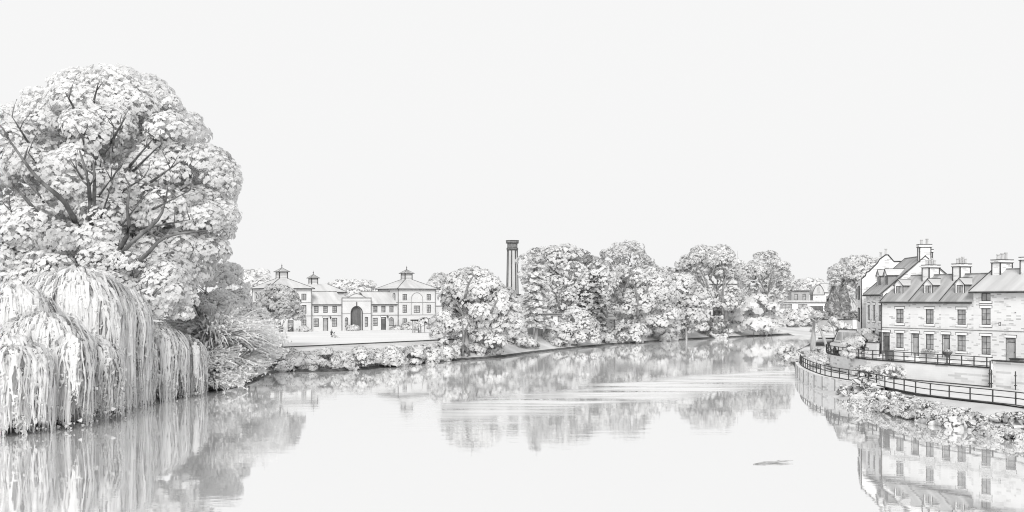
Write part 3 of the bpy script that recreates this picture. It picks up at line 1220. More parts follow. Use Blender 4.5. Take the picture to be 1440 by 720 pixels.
outer_px = [(1470, 580), (1440, 572), (1400, 567), (1350, 561.5), (1297, 555), (1255, 547), (1215, 538), (1185, 533), (1160, 528), (1140, 521), (1128, 514.5), (1124, 509)]
outer = [on(x, y, 1.7) for x, y in outer_px]
outer = smooth_line([(50.0, 42.0, 1.7), (46.0, 55.0, 1.7), (42.3, 69.0, 1.7)] + [(p.x, p.y, 1.7) for p in outer], 4)
path_out = outer + [Vector((40.5, 147, 1.7)), Vector((45, 162, 1.7)), Vector((54, 184, 1.72)), Vector((66, 206, 1.75)), Vector((90, 230, 1.8))]
inner = [Vector((p.x, p.y, 1.7)) for p in [P_end] + front_line[::-1]] + [Vector((46, 152, 1.7)), Vector((53, 168, 1.7)), Vector((62, 186, 1.72)), Vector((75, 203, 1.75)), Vector((95, 222, 1.8))]


def resample(P, n):
    d = [0]
    for a, b in zip(P[:-1], P[1:]):
        d.append(d[-1] + (b - a).length)
    out_ = []
    for k in range(n):
        s = d[-1] * k / (n - 1)
        i = max(j for j in range(len(d)) if d[j] <= s + 1e-9)
        i = min(i, len(P) - 2)
        out_.append(P[i].lerp(P[i + 1], min(1, (s - d[i]) / max(1e-9, d[i + 1] - d[i]))))
    return out_


mb = MB()
A_, B_ = resample(path_out, 70), resample(inner, 70)
for i in range(69):
    mb.quad(A_[i], A_[i + 1], B_[i + 1], B_[i])
tag(mb.build('riverside_path', M['paving']), kind='structure')
# kerb and quay wall under the river railing
mb = MB()
mb.tube([p + Vector((0, 0, 0.02)) for p in outer], 0.07, 5)
tag(mb.build('path_kerb', M['frame']), kind='structure')
qw = thing('quay_wall', 'low vertical quay wall under the railing at the bend of the river', 'wall', (0, 0, 0))
mb = MB()
qpts = outer[33:]
wall_strip(mb, qpts, -0.6, lambda p: 1.68, -0.5)
mb.build('wall', M['ashlar'], qw)
mb = MB()
for p in resample(qpts, 12):
    mb.box(p.x - 0.55, p.x - 0.42, p.y - 0.08, p.y + 0.08, 0.1, 1.6)
mb.build('fender_post', M['ink_soft'], qw)
rl_pts = [p + Vector((0.12, 0.05, 0)) for p in outer]
railing('river_railing', 'long curving dark metal railing between the riverside path and the water', rl_pts, 1.7, 1.05, (0.55, 1.05), 2.3, 0.045)

# pipes on the wall
for k, (px, lab) in enumerate(((1391.5, 'left pipe of the close pair running down the terrace wall'), (1394.5, 'right pipe of the close pair running down the terrace wall'), (1428, 'single dark pipe on the garden wall at the far right'))):
    u = (px - CX) / F
    a0 = H0 - HB * (3.45 if px < 1420 else 3.55)
    s = (a0.y * u - a0.x) / (HD.x - HD.y * u)
    q = a0 + HD * s
    mb = MB()
    mb.tube([(0, 0, 0), (0, 0, 1.75)], 0.06, 6)
    mb.box(-0.1, 0.1, -0.1, 0.1, 0.4, 0.47)
    mb.box(-0.1, 0.1, -0.1, 0.1, 1.3, 1.37)
    o = mb.build('drainpipe', M['iron'], loc=(q.x, q.y, 1.68))
    tag(o, lab, 'pipe')


# --------------------------------------------------------------------------- things on the terrace
def onfac(s, fwd, z):
    p = H0 + HD * s - HB * fwd
    return Vector((p.x, p.y, z))


def wheelie(loc, label, sc=1.0):
    t = thing('wheelie_bin', label, 'bin', loc, HROT)
    mb = MB()
    mb.prism([(-0.24 * sc, -0.26 * sc, 0.08), (0.24 * sc, -0.26 * sc, 0.08), (0.24 * sc, 0.26 * sc, 0.08), (-0.24 * sc, 0.26 * sc, 0.08)], (0, 0, 0.05))
    mb.v += [(-0.24 * sc, -0.26 * sc, 0.13), (0.24 * sc, -0.26 * sc, 0.13), (0.24 * sc, 0.26 * sc, 0.13), (-0.24 * sc, 0.26 * sc, 0.13),
             (-0.31 * sc, -0.36 * sc, 1.05 * sc), (0.31 * sc, -0.36 * sc, 1.05 * sc), (0.31 * sc, 0.36 * sc, 1.05 * sc), (-0.31 * sc, 0.36 * sc, 1.05 * sc)]
    i = len(mb.v) - 8
    for f in ((0, 1, 5, 4), (1, 2, 6, 5), (2, 3, 7, 6), (3, 0, 4, 7), (4, 5, 6, 7)):
        mb.f.append(tuple(i + k for k in f))
        mb.m.append(0)
    mb.build('body', M['door_dark'], t)
    mb = MB()
    mb.box(-0.34 * sc, 0.34 * sc, -0.4 * sc, 0.38 * sc, 1.055 * sc, 1.12 * sc)
    mb.tube([(-0.25 * sc, 0.44 * sc, 1.05 * sc), (0.25 * sc, 0.44 * sc, 1.05 * sc)], 0.025, 6)
    mb.build('lid', M['door_dark'], t)
    for sx in (-1, 1):
        mb = MB()
        mb.tube([(sx * 0.2 - 0.03, 0.22, 0.12), (sx * 0.2 + 0.03, 0.22, 0.12)], 0.12, 10)
        mb.build('wheel', M['tyre'], t)
    return t


wheelie(onfac(1.75, 0.7, 3.45), 'dark wheelie bin beside the dark front door of the leftmost cottage')
# window box
t = thing('window_box', 'planted window box under the ground floor window of the middle cottage', 'window box', onfac(6.72, 0.26, 4.25), HROT)
mb = MB()
mb.box(-0.75, 0.75, -0.16, 0.16, 0.0, 0.3)
mb.box(-0.8, 0.8, -0.19, 0.19, 0.3, 0.35)
mb.build('trough', M['timber'], t)
L = Leaves()
n = 60
C = np.stack([RNG.uniform(-0.7, 0.7, n), RNG.uniform(-0.16, 0.1, n), 0.42 + 0.15 * RNG.random(n)], -1)
L.sprays(C, RNG.normal(size=(n, 3)) + np.array([0, -0.5, 0.7]), 0.09 + 0.07 * RNG.random(n), RNG.choice(3, n), RNG.random(n) < 0.5, 0.02)
L.build('plants', t)
# pedestal planter
t = thing('pedestal_planter', 'dark pedestal planter beside the front door of the right-hand cottage', 'planter', onfac(9.75, 0.8, 3.45), HROT)
mb = MB()
mb.lathe([(0.25, 0), (0.25, 0.08), (0.1, 0.15), (0.1, 0.75), (0.2, 0.8), (0.48, 1.15), (0.52, 1.3), (0.46, 1.3), (0.4, 1.2)], 14)
mb.build('urn', M['door_dark'], t)
L = Leaves()
n = 40
q = rnd_dirs(n)
L.sprays(q * 0.35 * np.array([1, 1, .5]) + np.array([0, 0, 1.35]), q, 0.1 + 0.06 * RNG.random(n), RNG.choice(3, n), RNG.random(n) < 0.5, 0.02)
L.build('plants', t)
# dark crate by the last door
t = thing('storage_chest', 'small dark storage chest beside the door of the tall right-hand house', 'chest', onfac(18.3, 1.2, 3.45), HROT)
mb = MB()
mb.box(-0.55, 0.55, -0.3, 0.3, 0.05, 0.95)
for sx in (-0.5, 0.42):
    for sy in (-0.28, 0.2):
        mb.box(sx, sx + 0.08, sy, sy + 0.08, 0, 0.05)
mb.build('body', M['door_dark'], t)
mb = MB()
mb.box(-0.6, 0.6, -0.35, 0.35, 0.955, 1.05)
mb.build('lid', M['frame'], t)
# low white wall and clipped hedge at the left end of the terrace
t = thing('garden_wall', 'low white garden wall closing the left end of the cottage terrace', 'wall', onfac(-0.12, 0.6, 3.4), HROT)
mb = MB()
mb.box(-1.6, 0, 0, 0.35, 0, 1.85)
mb.build('wall', M['render'], t)
mb = MB()
mb.box(-1.65, 0.05, -0.06, 0.41, 1.852, 1.93)
mb.box(-1.65, -1.58, -0.05, -0.005, 0, 1.85)
mb.build('coping', M['frame'], t)


def bush(name, label, base, r, h, card=0.3, n=None, group=None, tones=(0.5, 0.35, 0.15), rim=0.35, rimw=0.05, cat='shrub', rim_mat=3, k=8, clump=None, squash=1.0):
    t = thing(name, label, cat, base, 0, group)
    L = Leaves()
    lobes = [(0, 0, h * 0.45, r, r * squash, h * 0.55)]
    crown_of(L, lobes, clump or r * 0.45, card, n or 26, tones=tones, rim=rim, rimw=rimw, low=-0.7, rim_mat=rim_mat, k=k)
    L.build('foliage', t)
    mb = MB()
    for q in range(4):
        a = q * 1.6 + random.random()
        mb.tube([(0, 0, -0.3), (math.cos(a) * r * 0.25, math.sin(a) * r * 0.25, h * 0.35), (math.cos(a) * r * 0.5, math.sin(a) * r * 0.5, h * 0.65)], [0.06, 0.05, 0.02], 5)
    mb.build('stem', M['bark'], t)
    return t


q = on(1222, 500, 3.45)
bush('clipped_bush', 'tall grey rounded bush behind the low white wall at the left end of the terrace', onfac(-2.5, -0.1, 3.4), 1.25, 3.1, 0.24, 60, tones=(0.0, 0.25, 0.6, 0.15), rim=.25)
bush('clipped_bush', 'paler lower bush beside the low white wall, in front of the parked van', onfac(-3.0, 1.6, 3.4), 0.85, 2.3, 0.2, 50, tones=(0.3, 0.5, 0.2), rim=.3)

# parked van
t = thing('parked_van', 'pale van parked behind the bushes at the bend of the terrace railing', 'van', (40.2, 126.9, 3.43), R(108))
t.scale = (1.1, 0.95, 1.35)
mb = MB()
prof = [(-2.4, 0.4), (2.2, 0.4), (2.45, 0.6), (2.5, 1.05), (1.75, 1.25), (1.0, 2.15), (0.7, 2.3), (-2.3, 2.3), (-2.45, 2.1)]
mb.prism([(x, -0.95, z) for x, z in prof], (0, 1.9, 0))
mb.build('body', M['van'], t)
mb = MB()
for y in (-0.96, 0.94):
    mb.prism([(1.45, y, 1.3), (0.95, y, 2.05), (0.3, y, 2.05), (0.3, y, 1.3)], (0, 0.02, 0))
    mb.prism([(0.15, y, 1.35), (0.15, y, 2.05), (-2.0, y, 2.05), (-2.0, y, 1.35)], (0, 0.02, 0))
mb.build('side_window', M['glass'], t)
mb = MB()
mb.prism([(1.72, -0.8, 1.32), (1.05, -0.8, 2.12), (1.05, 0.8, 2.12), (1.72, 0.8, 1.32)], (0.04, 0, 0.03))
mb.build('windscreen', M['glass'], t)
mb = MB()
for y in (-0.97, 0.97):
    mb.tube([(x, y, z) for x, z in prof] + [(prof[0][0], y, prof[0][1])], 0.05, 4)
    mb.tube([(2.45, y, 1.15), (-2.4, y, 1.15)], 0.03, 4)
mb.build('trim', M['frame'], t)
for x in (-1.5, 1.55):
    for y in (-0.85, 0.85):
        mb = MB()
        mb.tube([(x, y - 0.12, 0.36), (x, y + 0.12, 0.36)], 0.36, 14)
        mb.build('wheel', M['tyre'], t)
for y in (-0.6, 0.6):
    mb = MB()
    mb.box(2.44, 2.53, y - 0.18, y + 0.18, 0.75, 0.98)
    mb.build('headlight', M['stone_white'], t)

# =========================================================================== the courtyard building across the lawn
SO = Vector((-51.8, 232.0, 3.0))
SROT = R(34.6)
SD = Vector((math.cos(SROT), math.sin(SROT), 0))
SB = Vector((-SD.y, SD.x, 0))
st = thing('courtyard_building', 'long pale courtyard building with two lantern-topped towers and an arched gateway, behind the lawn', 'building', SO, SROT)
EG = 0.085


def hip(parent, x0, x1, y0, y1, ze, za, flat, over, mat):
    a0, a1, b0, b1 = x0 - over, x1 + over, y0 - over, y1 + over
    cx, cy = (x0 + x1) / 2, (y0 + y1) / 2
    fx = flat if not isinstance(flat, tuple) else flat[0]
    fy = flat if not isinstance(flat, tuple) else flat[1]
    c = [(a0, b0, ze), (a1, b0, ze), (a1, b1, ze), (a0, b1, ze)]
    t = [(cx - fx, cy - fy, za), (cx + fx, cy - fy, za), (cx + fx, cy + fy, za), (cx - fx, cy + fy, za)]
    mb = MB()
    for k in range(4):
        k2 = (k + 1) % 4
        mb.quad(c[k], c[k2], t[k2], t[k])
    mb.poly(t)
    mb.poly(c[::-1])
    ro = mb.build('roof', mat, parent)
    mb = MB()
    for k in range(4):
        mb.tube([c[k], t[k]], EG, 5)
    mb.build('hip_tile', M['ink'], ro)
    mb = MB()
    for k in range(4):
        p, q = Vector(c[k]), Vector(c[(k + 1) % 4])
        mb.tube([p + Vector((0, 0, -0.08)), q + Vector((0, 0, -0.08))], 0.11, 5)
    mb.build('gutter', M['frame'], ro)
    return ro


def lantern(parent, cx, cy, z, wd=0.95, h=1.5):
    mb = MB()
    mb.box(cx - wd, cx + wd, cy - wd, cy + wd, z - 0.4, z + h)
    for sx in (-1, 1):
        for sy in (-1, 1):
            mb.box(cx + sx * wd - .09, cx + sx * wd + .09, cy + sy * wd - .09, cy + sy * wd + .09, z - 0.1, z + h - 0.01, 1)
    for k in range(4):
        zz = z + 0.25 + k * 0.32
        mb.box(cx - wd - 0.03, cx + wd + 0.03, cy - wd - 0.03, cy + wd + 0.03, zz, zz + 0.06, 2)
    la = mb.build('lantern', [M['render'], M['frame'], M['ink_soft']], parent)
    o = wd + 0.42
    mb = MB()
    c = [(cx - o, cy - o, z + h), (cx + o, cy - o, z + h), (cx + o, cy + o, z + h), (cx - o, cy + o, z + h)]
    ap = (cx, cy, z + h + 0.95)
    for k in range(4):
        mb.poly([c[k], c[(k + 1) % 4], ap])
        mb.tube([c[k], ap], 0.05, 4, 1)
        mb.tube([c[k], c[(k + 1) % 4]], 0.08, 4, 1)
    mb.poly(c[::-1])
    mb.build('roof', [M['slate'], M['frame']], la)
    mb = MB()
    mb.lathe([(0.10, 0), (0.06, 0.3), (0.16, 0.45), (0.05, 0.6), (0.02, 0.95)], 8, (cx, cy, z + h + 0.9))
    mb.build('finial', M['frame'], la)


def swin(x0, x1, z0, z1, y, arched=False, bars=(1, 2)):
    return window(st, x0, x1, z0, z1, y, lintel=False, sill=False, fr=0.13, bars=bars, depth=0.25, arched=arched)


def tower(x0, x1, y0, y1, H, left=False):
    ops = []
    wc = [x0 + 1.75, x1 - 1.75]
    for c in wc:
        ops += [(c - .6, c + .6, 0.9, 2.7, False), (c - .6, c + .6, 4.0, 5.9, False), (c - .6, c + .6, 6.95, 8.4, False)]
    cm = (x0 + x1) / 2
    ops.append((cm - 0.85, cm + 0.85, 4.0, 5.7, False))
    if left:
        ops.append((cm - 0.6, cm + 0.6, 0.05, 2.5, False))
    mb = MB()
    front_wall(mb, x0, x1, -0.5, H, y0, ops, 0.25)
    mb.quad((x0, y1, -.5), (x0, y0, -.5), (x0, y0, H), (x0, y1, H))
    mb.quad((x1, y0, -.5), (x1, y1, -.5), (x1, y1, H), (x1, y0, H))
    mb.quad((x1, y1, -.5), (x0, y1, -.5), (x0, y1, H), (x1, y1, H))
    mb.build('tower', M['render'], st)
    mb = MB()
    for z in (3.45, 6.4):
        mb.box(x0 - .05, x1 + .05, y0 - .06, y0 - 0.004, z, z + 0.1)
        mb.box(x0 - .06, x0 - 0.004, y0, y1, z, z + 0.1)
    for xx in (x0, x1):
        mb.box(xx - EG, xx + EG, y0 - EG, y0 + EG, -0.5, H - 0.05)
    mb.box(x0 - EG, x0 + EG, y1 - EG, y1 + EG, -0.5, H - .05)
    r = 1.55
    mb.tube([(cm - r, y0 - .02, 3.6), (cm - r, y0 - .02, 7.2)] + [(cm - r * math.cos(t), y0 - .02, 7.2 + r * math.sin(t)) for t in np.linspace(0.15, math.pi - .15, 14)] + [(cm + r, y0 - .02, 7.2), (cm + r, y0 - .02, 3.6)], 0.06, 4)
    mb.build('string_course', M['ink_soft'], st)
    for o in ops:
        if o[2] < 0.1:
            door(st, o[0], o[1], o[2], o[3], y0, M['door'], depth=0.3, fan=0.5, canopy=False)
        else:
            swin(*o[:4], y0)
    # openings on the left side of the tower
    for k, yy in enumerate((y0 + 2.0, (y0 + y1) / 2, y1 - 2.0)):
        for (za, zb, arch) in ((0.9, 2.7, False), (4.0, 5.9, False), (6.9, 8.7, k != 2)):
            mb = MB()
            pts = [(x0 - 0.08, yy + .6, za), (x0 - 0.08, yy - .6, za)]
            if arch:
                pts += [(x0 - 0.08, yy - .6 * math.cos(t), zb - .6 + .6 * math.sin(t)) for t in np.linspace(0, math.pi, 10)]
            else:
                pts += [(x0 - 0.08, yy - .6, zb), (x0 - 0.08, yy + .6, zb)]
            mb.prism(pts, (0.075, 0, 0))
            wo = mb.build('window', M['frame'], st)
            mb = MB()
            cy_, cz_ = yy, (za + zb) / 2
            mb.prism([(x0 - 0.1, cy_ + (p[1] - cy_) * .76, cz_ + (p[2] - cz_) * .84) for p in pts], (0.018, 0, 0))
            mb.build('pane', M['glass'], wo)
    hip(st, x0, x1, y0, y1, H, H + 2.2, 1.0, 0.55, M['slate_pale'])
    lantern(st, (x0 + x1) / 2, (y0 + y1) / 2, H + 2.2)


tower(-1.2, 8.6, -0.4, 9.4, 9.6, True)
tower(30.4, 40.4, -0.4, 9.6, 9.7)


def wing(x0, x1, dside):
    n = x1 - x0
    cs = [x0 + n * f for f in (0.2, 0.5, 0.8)]
    ops = [(c - .58, c + .58, 4.15, 5.65) for c in cs]
    ops += [(cs[0] - .65, cs[0] + .65, 1.0, 2.9), (cs[1] - .55, cs[1] + .55, 0.02, 3.0)]
    last = (cs[2] - .65, cs[2] + .65, 1.0, 3.0, dside)
    mb = MB()
    front_wall(mb, x0, x1, -.5, 6.2, 0.3, ops + [last], 0.25)
    mb.quad((x1, 7.3, -.5), (x0, 7.3, -.5), (x0, 7.3, 6.2), (x1, 7.3, 6.2))
    mb.build('wing', M['render'], st)
    gable_roof(st, x0 - 0.6, x1 + 0.6, 0.3, 7.3, 6.2, 8.8, M['slate_pale'], over=0.3, edge=0.12, left_edge=False, right_edge=False)
    mb = MB()
    mb.box(x0, x1, 0.22, 0.296, 3.45, 3.56)
    mb.build('string_course', M['ink_soft'], st)
    for o in ops[:4]:
        swin(*o[:4], 0.3)
    window(st, last[0], last[1], last[2], last[3], 0.3, lintel=False, sill=False, fr=0.13, bars=(1, 2), depth=0.25, arched=dside)
    door(st, ops[4][0], ops[4][1], 0.02, 3.0, 0.3, M['door_dark'] if dside else M['door'], depth=0.3, fan=0.5)
    for dx in (-1.3,):
        mb = MB()
        mb.tube([(cs[2] + dx, 0.2, 3.3), (cs[2] + dx, -0.3, 3.45)], 0.05, 5)
        mb.lathe([(0.08, -.45), (0.2, -.1), (0.22, 0), (0.05, .15)], 8, (cs[2] + dx, -0.35, 3.2))
        mb.build('wall_lamp', M['frame'], st)


wing(8.6, 16.06, False)
wing(23.4, 30.4, True)
# gatehouse
gx0, gx1, gy = 16.06, 23.4, -0.3
gc = (gx0 + gx1) / 2
mb = MB()
gops = [(gc - 1.35, gc + 1.35, -0.4, 5.5, True), (gx0 + 0.75, gx0 + 1.6, 0.9, 3.1, True), (gx1 - 1.6, gx1 - .75, 0.9, 3.1, False)]
front_wall(mb, gx0, gx1, -.5, 7.6, gy, gops, 0.5)
mb.quad((gx0, 7, -.5), (gx0, gy, -.5), (gx0, gy, 7.6), (gx0, 7, 7.6))
mb.quad((gx1, gy, -.5), (gx1, 7, -.5), (gx1, 7, 7.6), (gx1, gy, 7.6))
mb.quad((gx0, gy, 7.6), (gx1, gy, 7.6), (gx1, 1.0, 7.6), (gx0, 1.0, 7.6))
ped = [(gc - 2.4, gy, 7.6)] + [(gc - 2.4 + 4.8 * u, gy, 7.6 + 0.85 * (0.5 - 0.5 * math.cos(2 * math.pi * u)) ** 0.7) for u in np.linspace(0.04, 0.96, 15)] + [(gc + 2.4, gy, 7.6)]
mb.prism(ped, (0, 0.6, 0))
mb.build('gatehouse', M['render'], st)
mb = MB()
mb.tube([Vector(p) + Vector((0, -.03, .03)) for p in ped], 0.08, 4)
mb.box(gx0 - .08, gx1 + .08, gy - .12, gy - .004, 7.45, 7.6)
mb.box(gx0, gx1, gy - .06, gy - .004, 6.75, 6.84)
mb.box(gx0, gc - 1.6, gy - .06, gy - .004, 3.9, 3.98)
mb.box(gc + 1.6, gx1, gy - .06, gy - .004, 3.9, 3.98)
for xx in (gx0, gx1):
    mb.box(xx - EG, xx + EG, gy - EG, gy + EG, -.5, 7.44)
mb.build('cornice', M['ink_soft'], st)
mb = MB()
r = 1.42
mb.tube([(gc - r, gy - .03, -.4), (gc - r, gy - .03, 4.15)] + [(gc - r * math.cos(t), gy - .03, 4.15 + r * math.sin(t)) for t in np.linspace(.1, math.pi - .1, 16)] + [(gc + r, gy - .03, 4.15), (gc + r, gy - .03, -.4)], 0.11, 5)
mb.box(gc - .09, gc + .09, gy - .12, gy - .01, 5.6, 6.6)
mb.build('arch_moulding', M['frame'], st)
mb = MB()
yb = gy + 0.5
mb.poly([(gc - 1.35, yb, -.4), (gc + 1.35, yb, -.4), (gc + 1.35, yb, 4.15)] + [(gc + 1.35 * math.cos(t), yb, 4.15 + 1.35 * math.sin(t)) for t in np.linspace(.15, math.pi - .15, 14)] + [(gc - 1.35, yb, 4.15)])
for k in range(1, 6):
    xx = gc - 1.35 + 2.7 * k / 6
    mb.box(xx - .03, xx + .03, yb - .04, yb - .002, -.3, 4.9)
mb.build('gate', [M['gate_dark']], st)
swin(*gops[1][:4], gy, True)
swin(*gops[2][:4], gy)
# rear range with its own lantern
mb = MB()
mb.box(13, 26, 19, 27, -.5, 9.0)
mb.build('rear_range', M['render'], st)
hip(st, 13, 26, 19, 27, 9.0, 11.0, (3.5, 0.4), 0.5, M['slate_pale'])
lantern(st, 19.5, 23, 11.0, 0.8, 1.4)

# --------------------------------------------------------------------------- lawn and its edging wall
lw = [(-36.0, 151.5), (-9.2, 187.5), (-7.5, 200), (-14, 262), (-78, 240), (-58, 172)]
mb = MB()
mb.poly([(x, y, 3.1) for x, y in lw])
tag(mb.build('mown_lawn', M['grass']), kind='structure')
t = thing('lawn_wall', 'low stone wall along the river edge of the lawn', 'wall', (0, 0, 0))
wl = [Vector((-58, 172, 0)), Vector((-36.0, 151.5, 0)), Vector((-9.2, 187.5, 0)), Vector((-7.5, 200, 0))]
wl = [wl[0]] + [wl[1].lerp(wl[2], k / 12) for k in range(13)] + [wl[3]]
mb = MB()
wall_strip(mb, wl, 0.8, lambda p: 3.13, -0.4)
mb.build('wall', M['render'], t)
mb = MB()
mb.tube([Vector((p.x, p.y, 3.16)) for p in wl], 0.09, 5)
mb.build('coping', M['frame'], t)
mb = MB()
mb.tube([Vector((p.x + .35, p.y - .3, 2.35)) for p in wl], 0.05, 5)
mb.build('ledge', M['ink_soft'], t)


def lob(base, px, py, Y, rx, ry, ryd=None):
    c = at(px, py, Y) - Vector(base)
    k = Y / F
    return (c.x, c.y, c.z, rx * k, (ryd or rx) * k, ry * k)


def ptree(name, label, cat, px, Y, lobes, cl=13, cd=3.2, per=44, tr=3.0, base_z=None, rimpx=0.85, trunk_top=None, group=None, **kw):
    X = (px - CX) / F * Y
    z = hz(X, Y) if base_z is None else base_z
    base = Vector((X, Y, z))
    k = Y / F
    ls = [lob(base, l[0], l[1], Y + (l[4] if len(l) > 4 else 0), l[2], l[3]) for l in lobes]
    top = max(l[2] + l[5] for l in ls)
    th = (at(px, trunk_top, Y).z - z) if trunk_top else top * 0.6
    return tree(name, label, cat, base, top, ls, cl * k, cd * k, per, trunk_r=tr * k, trunk_h=th, rimw=rimpx * k, group=group, **kw)


# =========================================================================== trees on the left bank
BY = 115.0
big = ptree('broadleaf_tree', 'huge round-headed tree with dark forking limbs towering over the willow at the left', 'tree', 128, BY,
            [(120, 232, 126, 112), (245, 285, 74, 86), (18, 275, 100, 95), (165, 158, 66, 54), (222, 196, 54, 66), (268, 258, 44, 50), (276, 318, 40, 60), (62, 196, 72, 56), (115, 345, 150, 70), (230, 370, 60, 48)],
            cl=26, cd=4.0, per=120, tr=9, trunk_top=300, limbs=0, tones=(0.56, 0.34, 0.10), rim=0.36, rimpx=0.7, dens=0.95, rim_mat=4, low=-0.75)
mb = MB()
bb = Vector(big.location)
LIMBS = [[(127, 330), (125, 262), (112, 212)], [(125, 262), (100, 226)], [(129, 330), (133, 262), (131, 226)], [(133, 330), (158, 258)], [(133, 278), (156, 252)],
         [(110, 330), (92, 286), (54, 252), (25, 214), (8, 189)], [(25, 214), (17, 164)], [(54, 252), (40, 215)], [(150, 380), (179, 331), (179, 293), (183, 262)], [(165, 331), (200, 280)],
         [(160, 375), (183, 343), (221, 310), (233, 283)], [(221, 316), (267, 309)], [(190, 375), (204, 360), (233, 333), (292, 324)], [(233, 293), (267, 268)],
         [(208, 233), (227, 202)], [(200, 227), (217, 193)], [(165, 193), (177, 164)], [(170, 205), (160, 178)], [(180, 455), (192, 445), (221, 405)], [(196, 424), (194, 380)],
         [(60, 330), (45, 290), (20, 262)], [(45, 290), (52, 268)], [(10, 320), (4, 285)], [(183, 264), (202, 250)], [(158, 258), (166, 236)], [(112, 212), (118, 190)], [(240, 250), (252, 228)], [(100, 150), (92, 130)], [(130, 140), (138, 118)]]
for pl in LIMBS:
    n = len(pl)
    P = []
    for i, (x, y) in enumerate(pl):
        Y = BY - 12.3 + (4.0 if i == 0 else 0) + 0.4 * i
        P.append(at(x, y, Y) - bb)
    P[0] = P[0].lerp(Vector((0.0, 0.5, P[0].z - 1.0)), 0.25)
    P = smooth_line(P, 3)
    for i, p in enumerate(P):
        pass
    r0 = 0.30 if n > 2 else 0.16
    mb.tube(P, [r0 * (1 - 0.75 * i / (len(P) - 1)) for i in range(len(P))], 6)
    for q in range(2):
        i = random.randint(len(P) // 2, len(P) - 1)
        e = P[i] + Vector((random.uniform(-1.3, 1.3), random.uniform(-.6, .2), random.uniform(0.6, 2.0)))
        mb.tube([P[i], P[i].lerp(e, 0.5) + Vector((random.uniform(-.2, .2), 0, 0)), e], [r0 * 0.4, r0 * 0.28, 0.03], 5)
mb.build('limb', noisy('big_limb_bark', 0.07, 0.2, 0.9, (1, 1, 0.3)), big, smooth=True)

ptree('broadleaf_tree', 'pale bushy tree under the huge tree, between its limbs and the willow', 'tree', 150, 108.0,
      [(40, 372, 62, 40), (5, 380, 60, 46), (80, 395, 60, 44), (110, 360, 60, 42), (200, 400, 60, 50), (225, 425, 42, 36), (150, 420, 75, 40)],
      cl=20, cd=4, per=90, tr=4, tones=(0.6, 0.3, 0.1), rim=0.2, trunk_top=400)
ptree('broadleaf_tree', 'grey tree between the huge tree and the feathery shrub, its top near the left tower', 'tree', 300, 131.0,
      [(300, 420, 42, 50), (330, 455, 34, 36), (285, 460, 40, 40)], cl=15, cd=3.4, per=70, tr=3, tones=(0.7, 0.28, 0.02), rim=0.25)


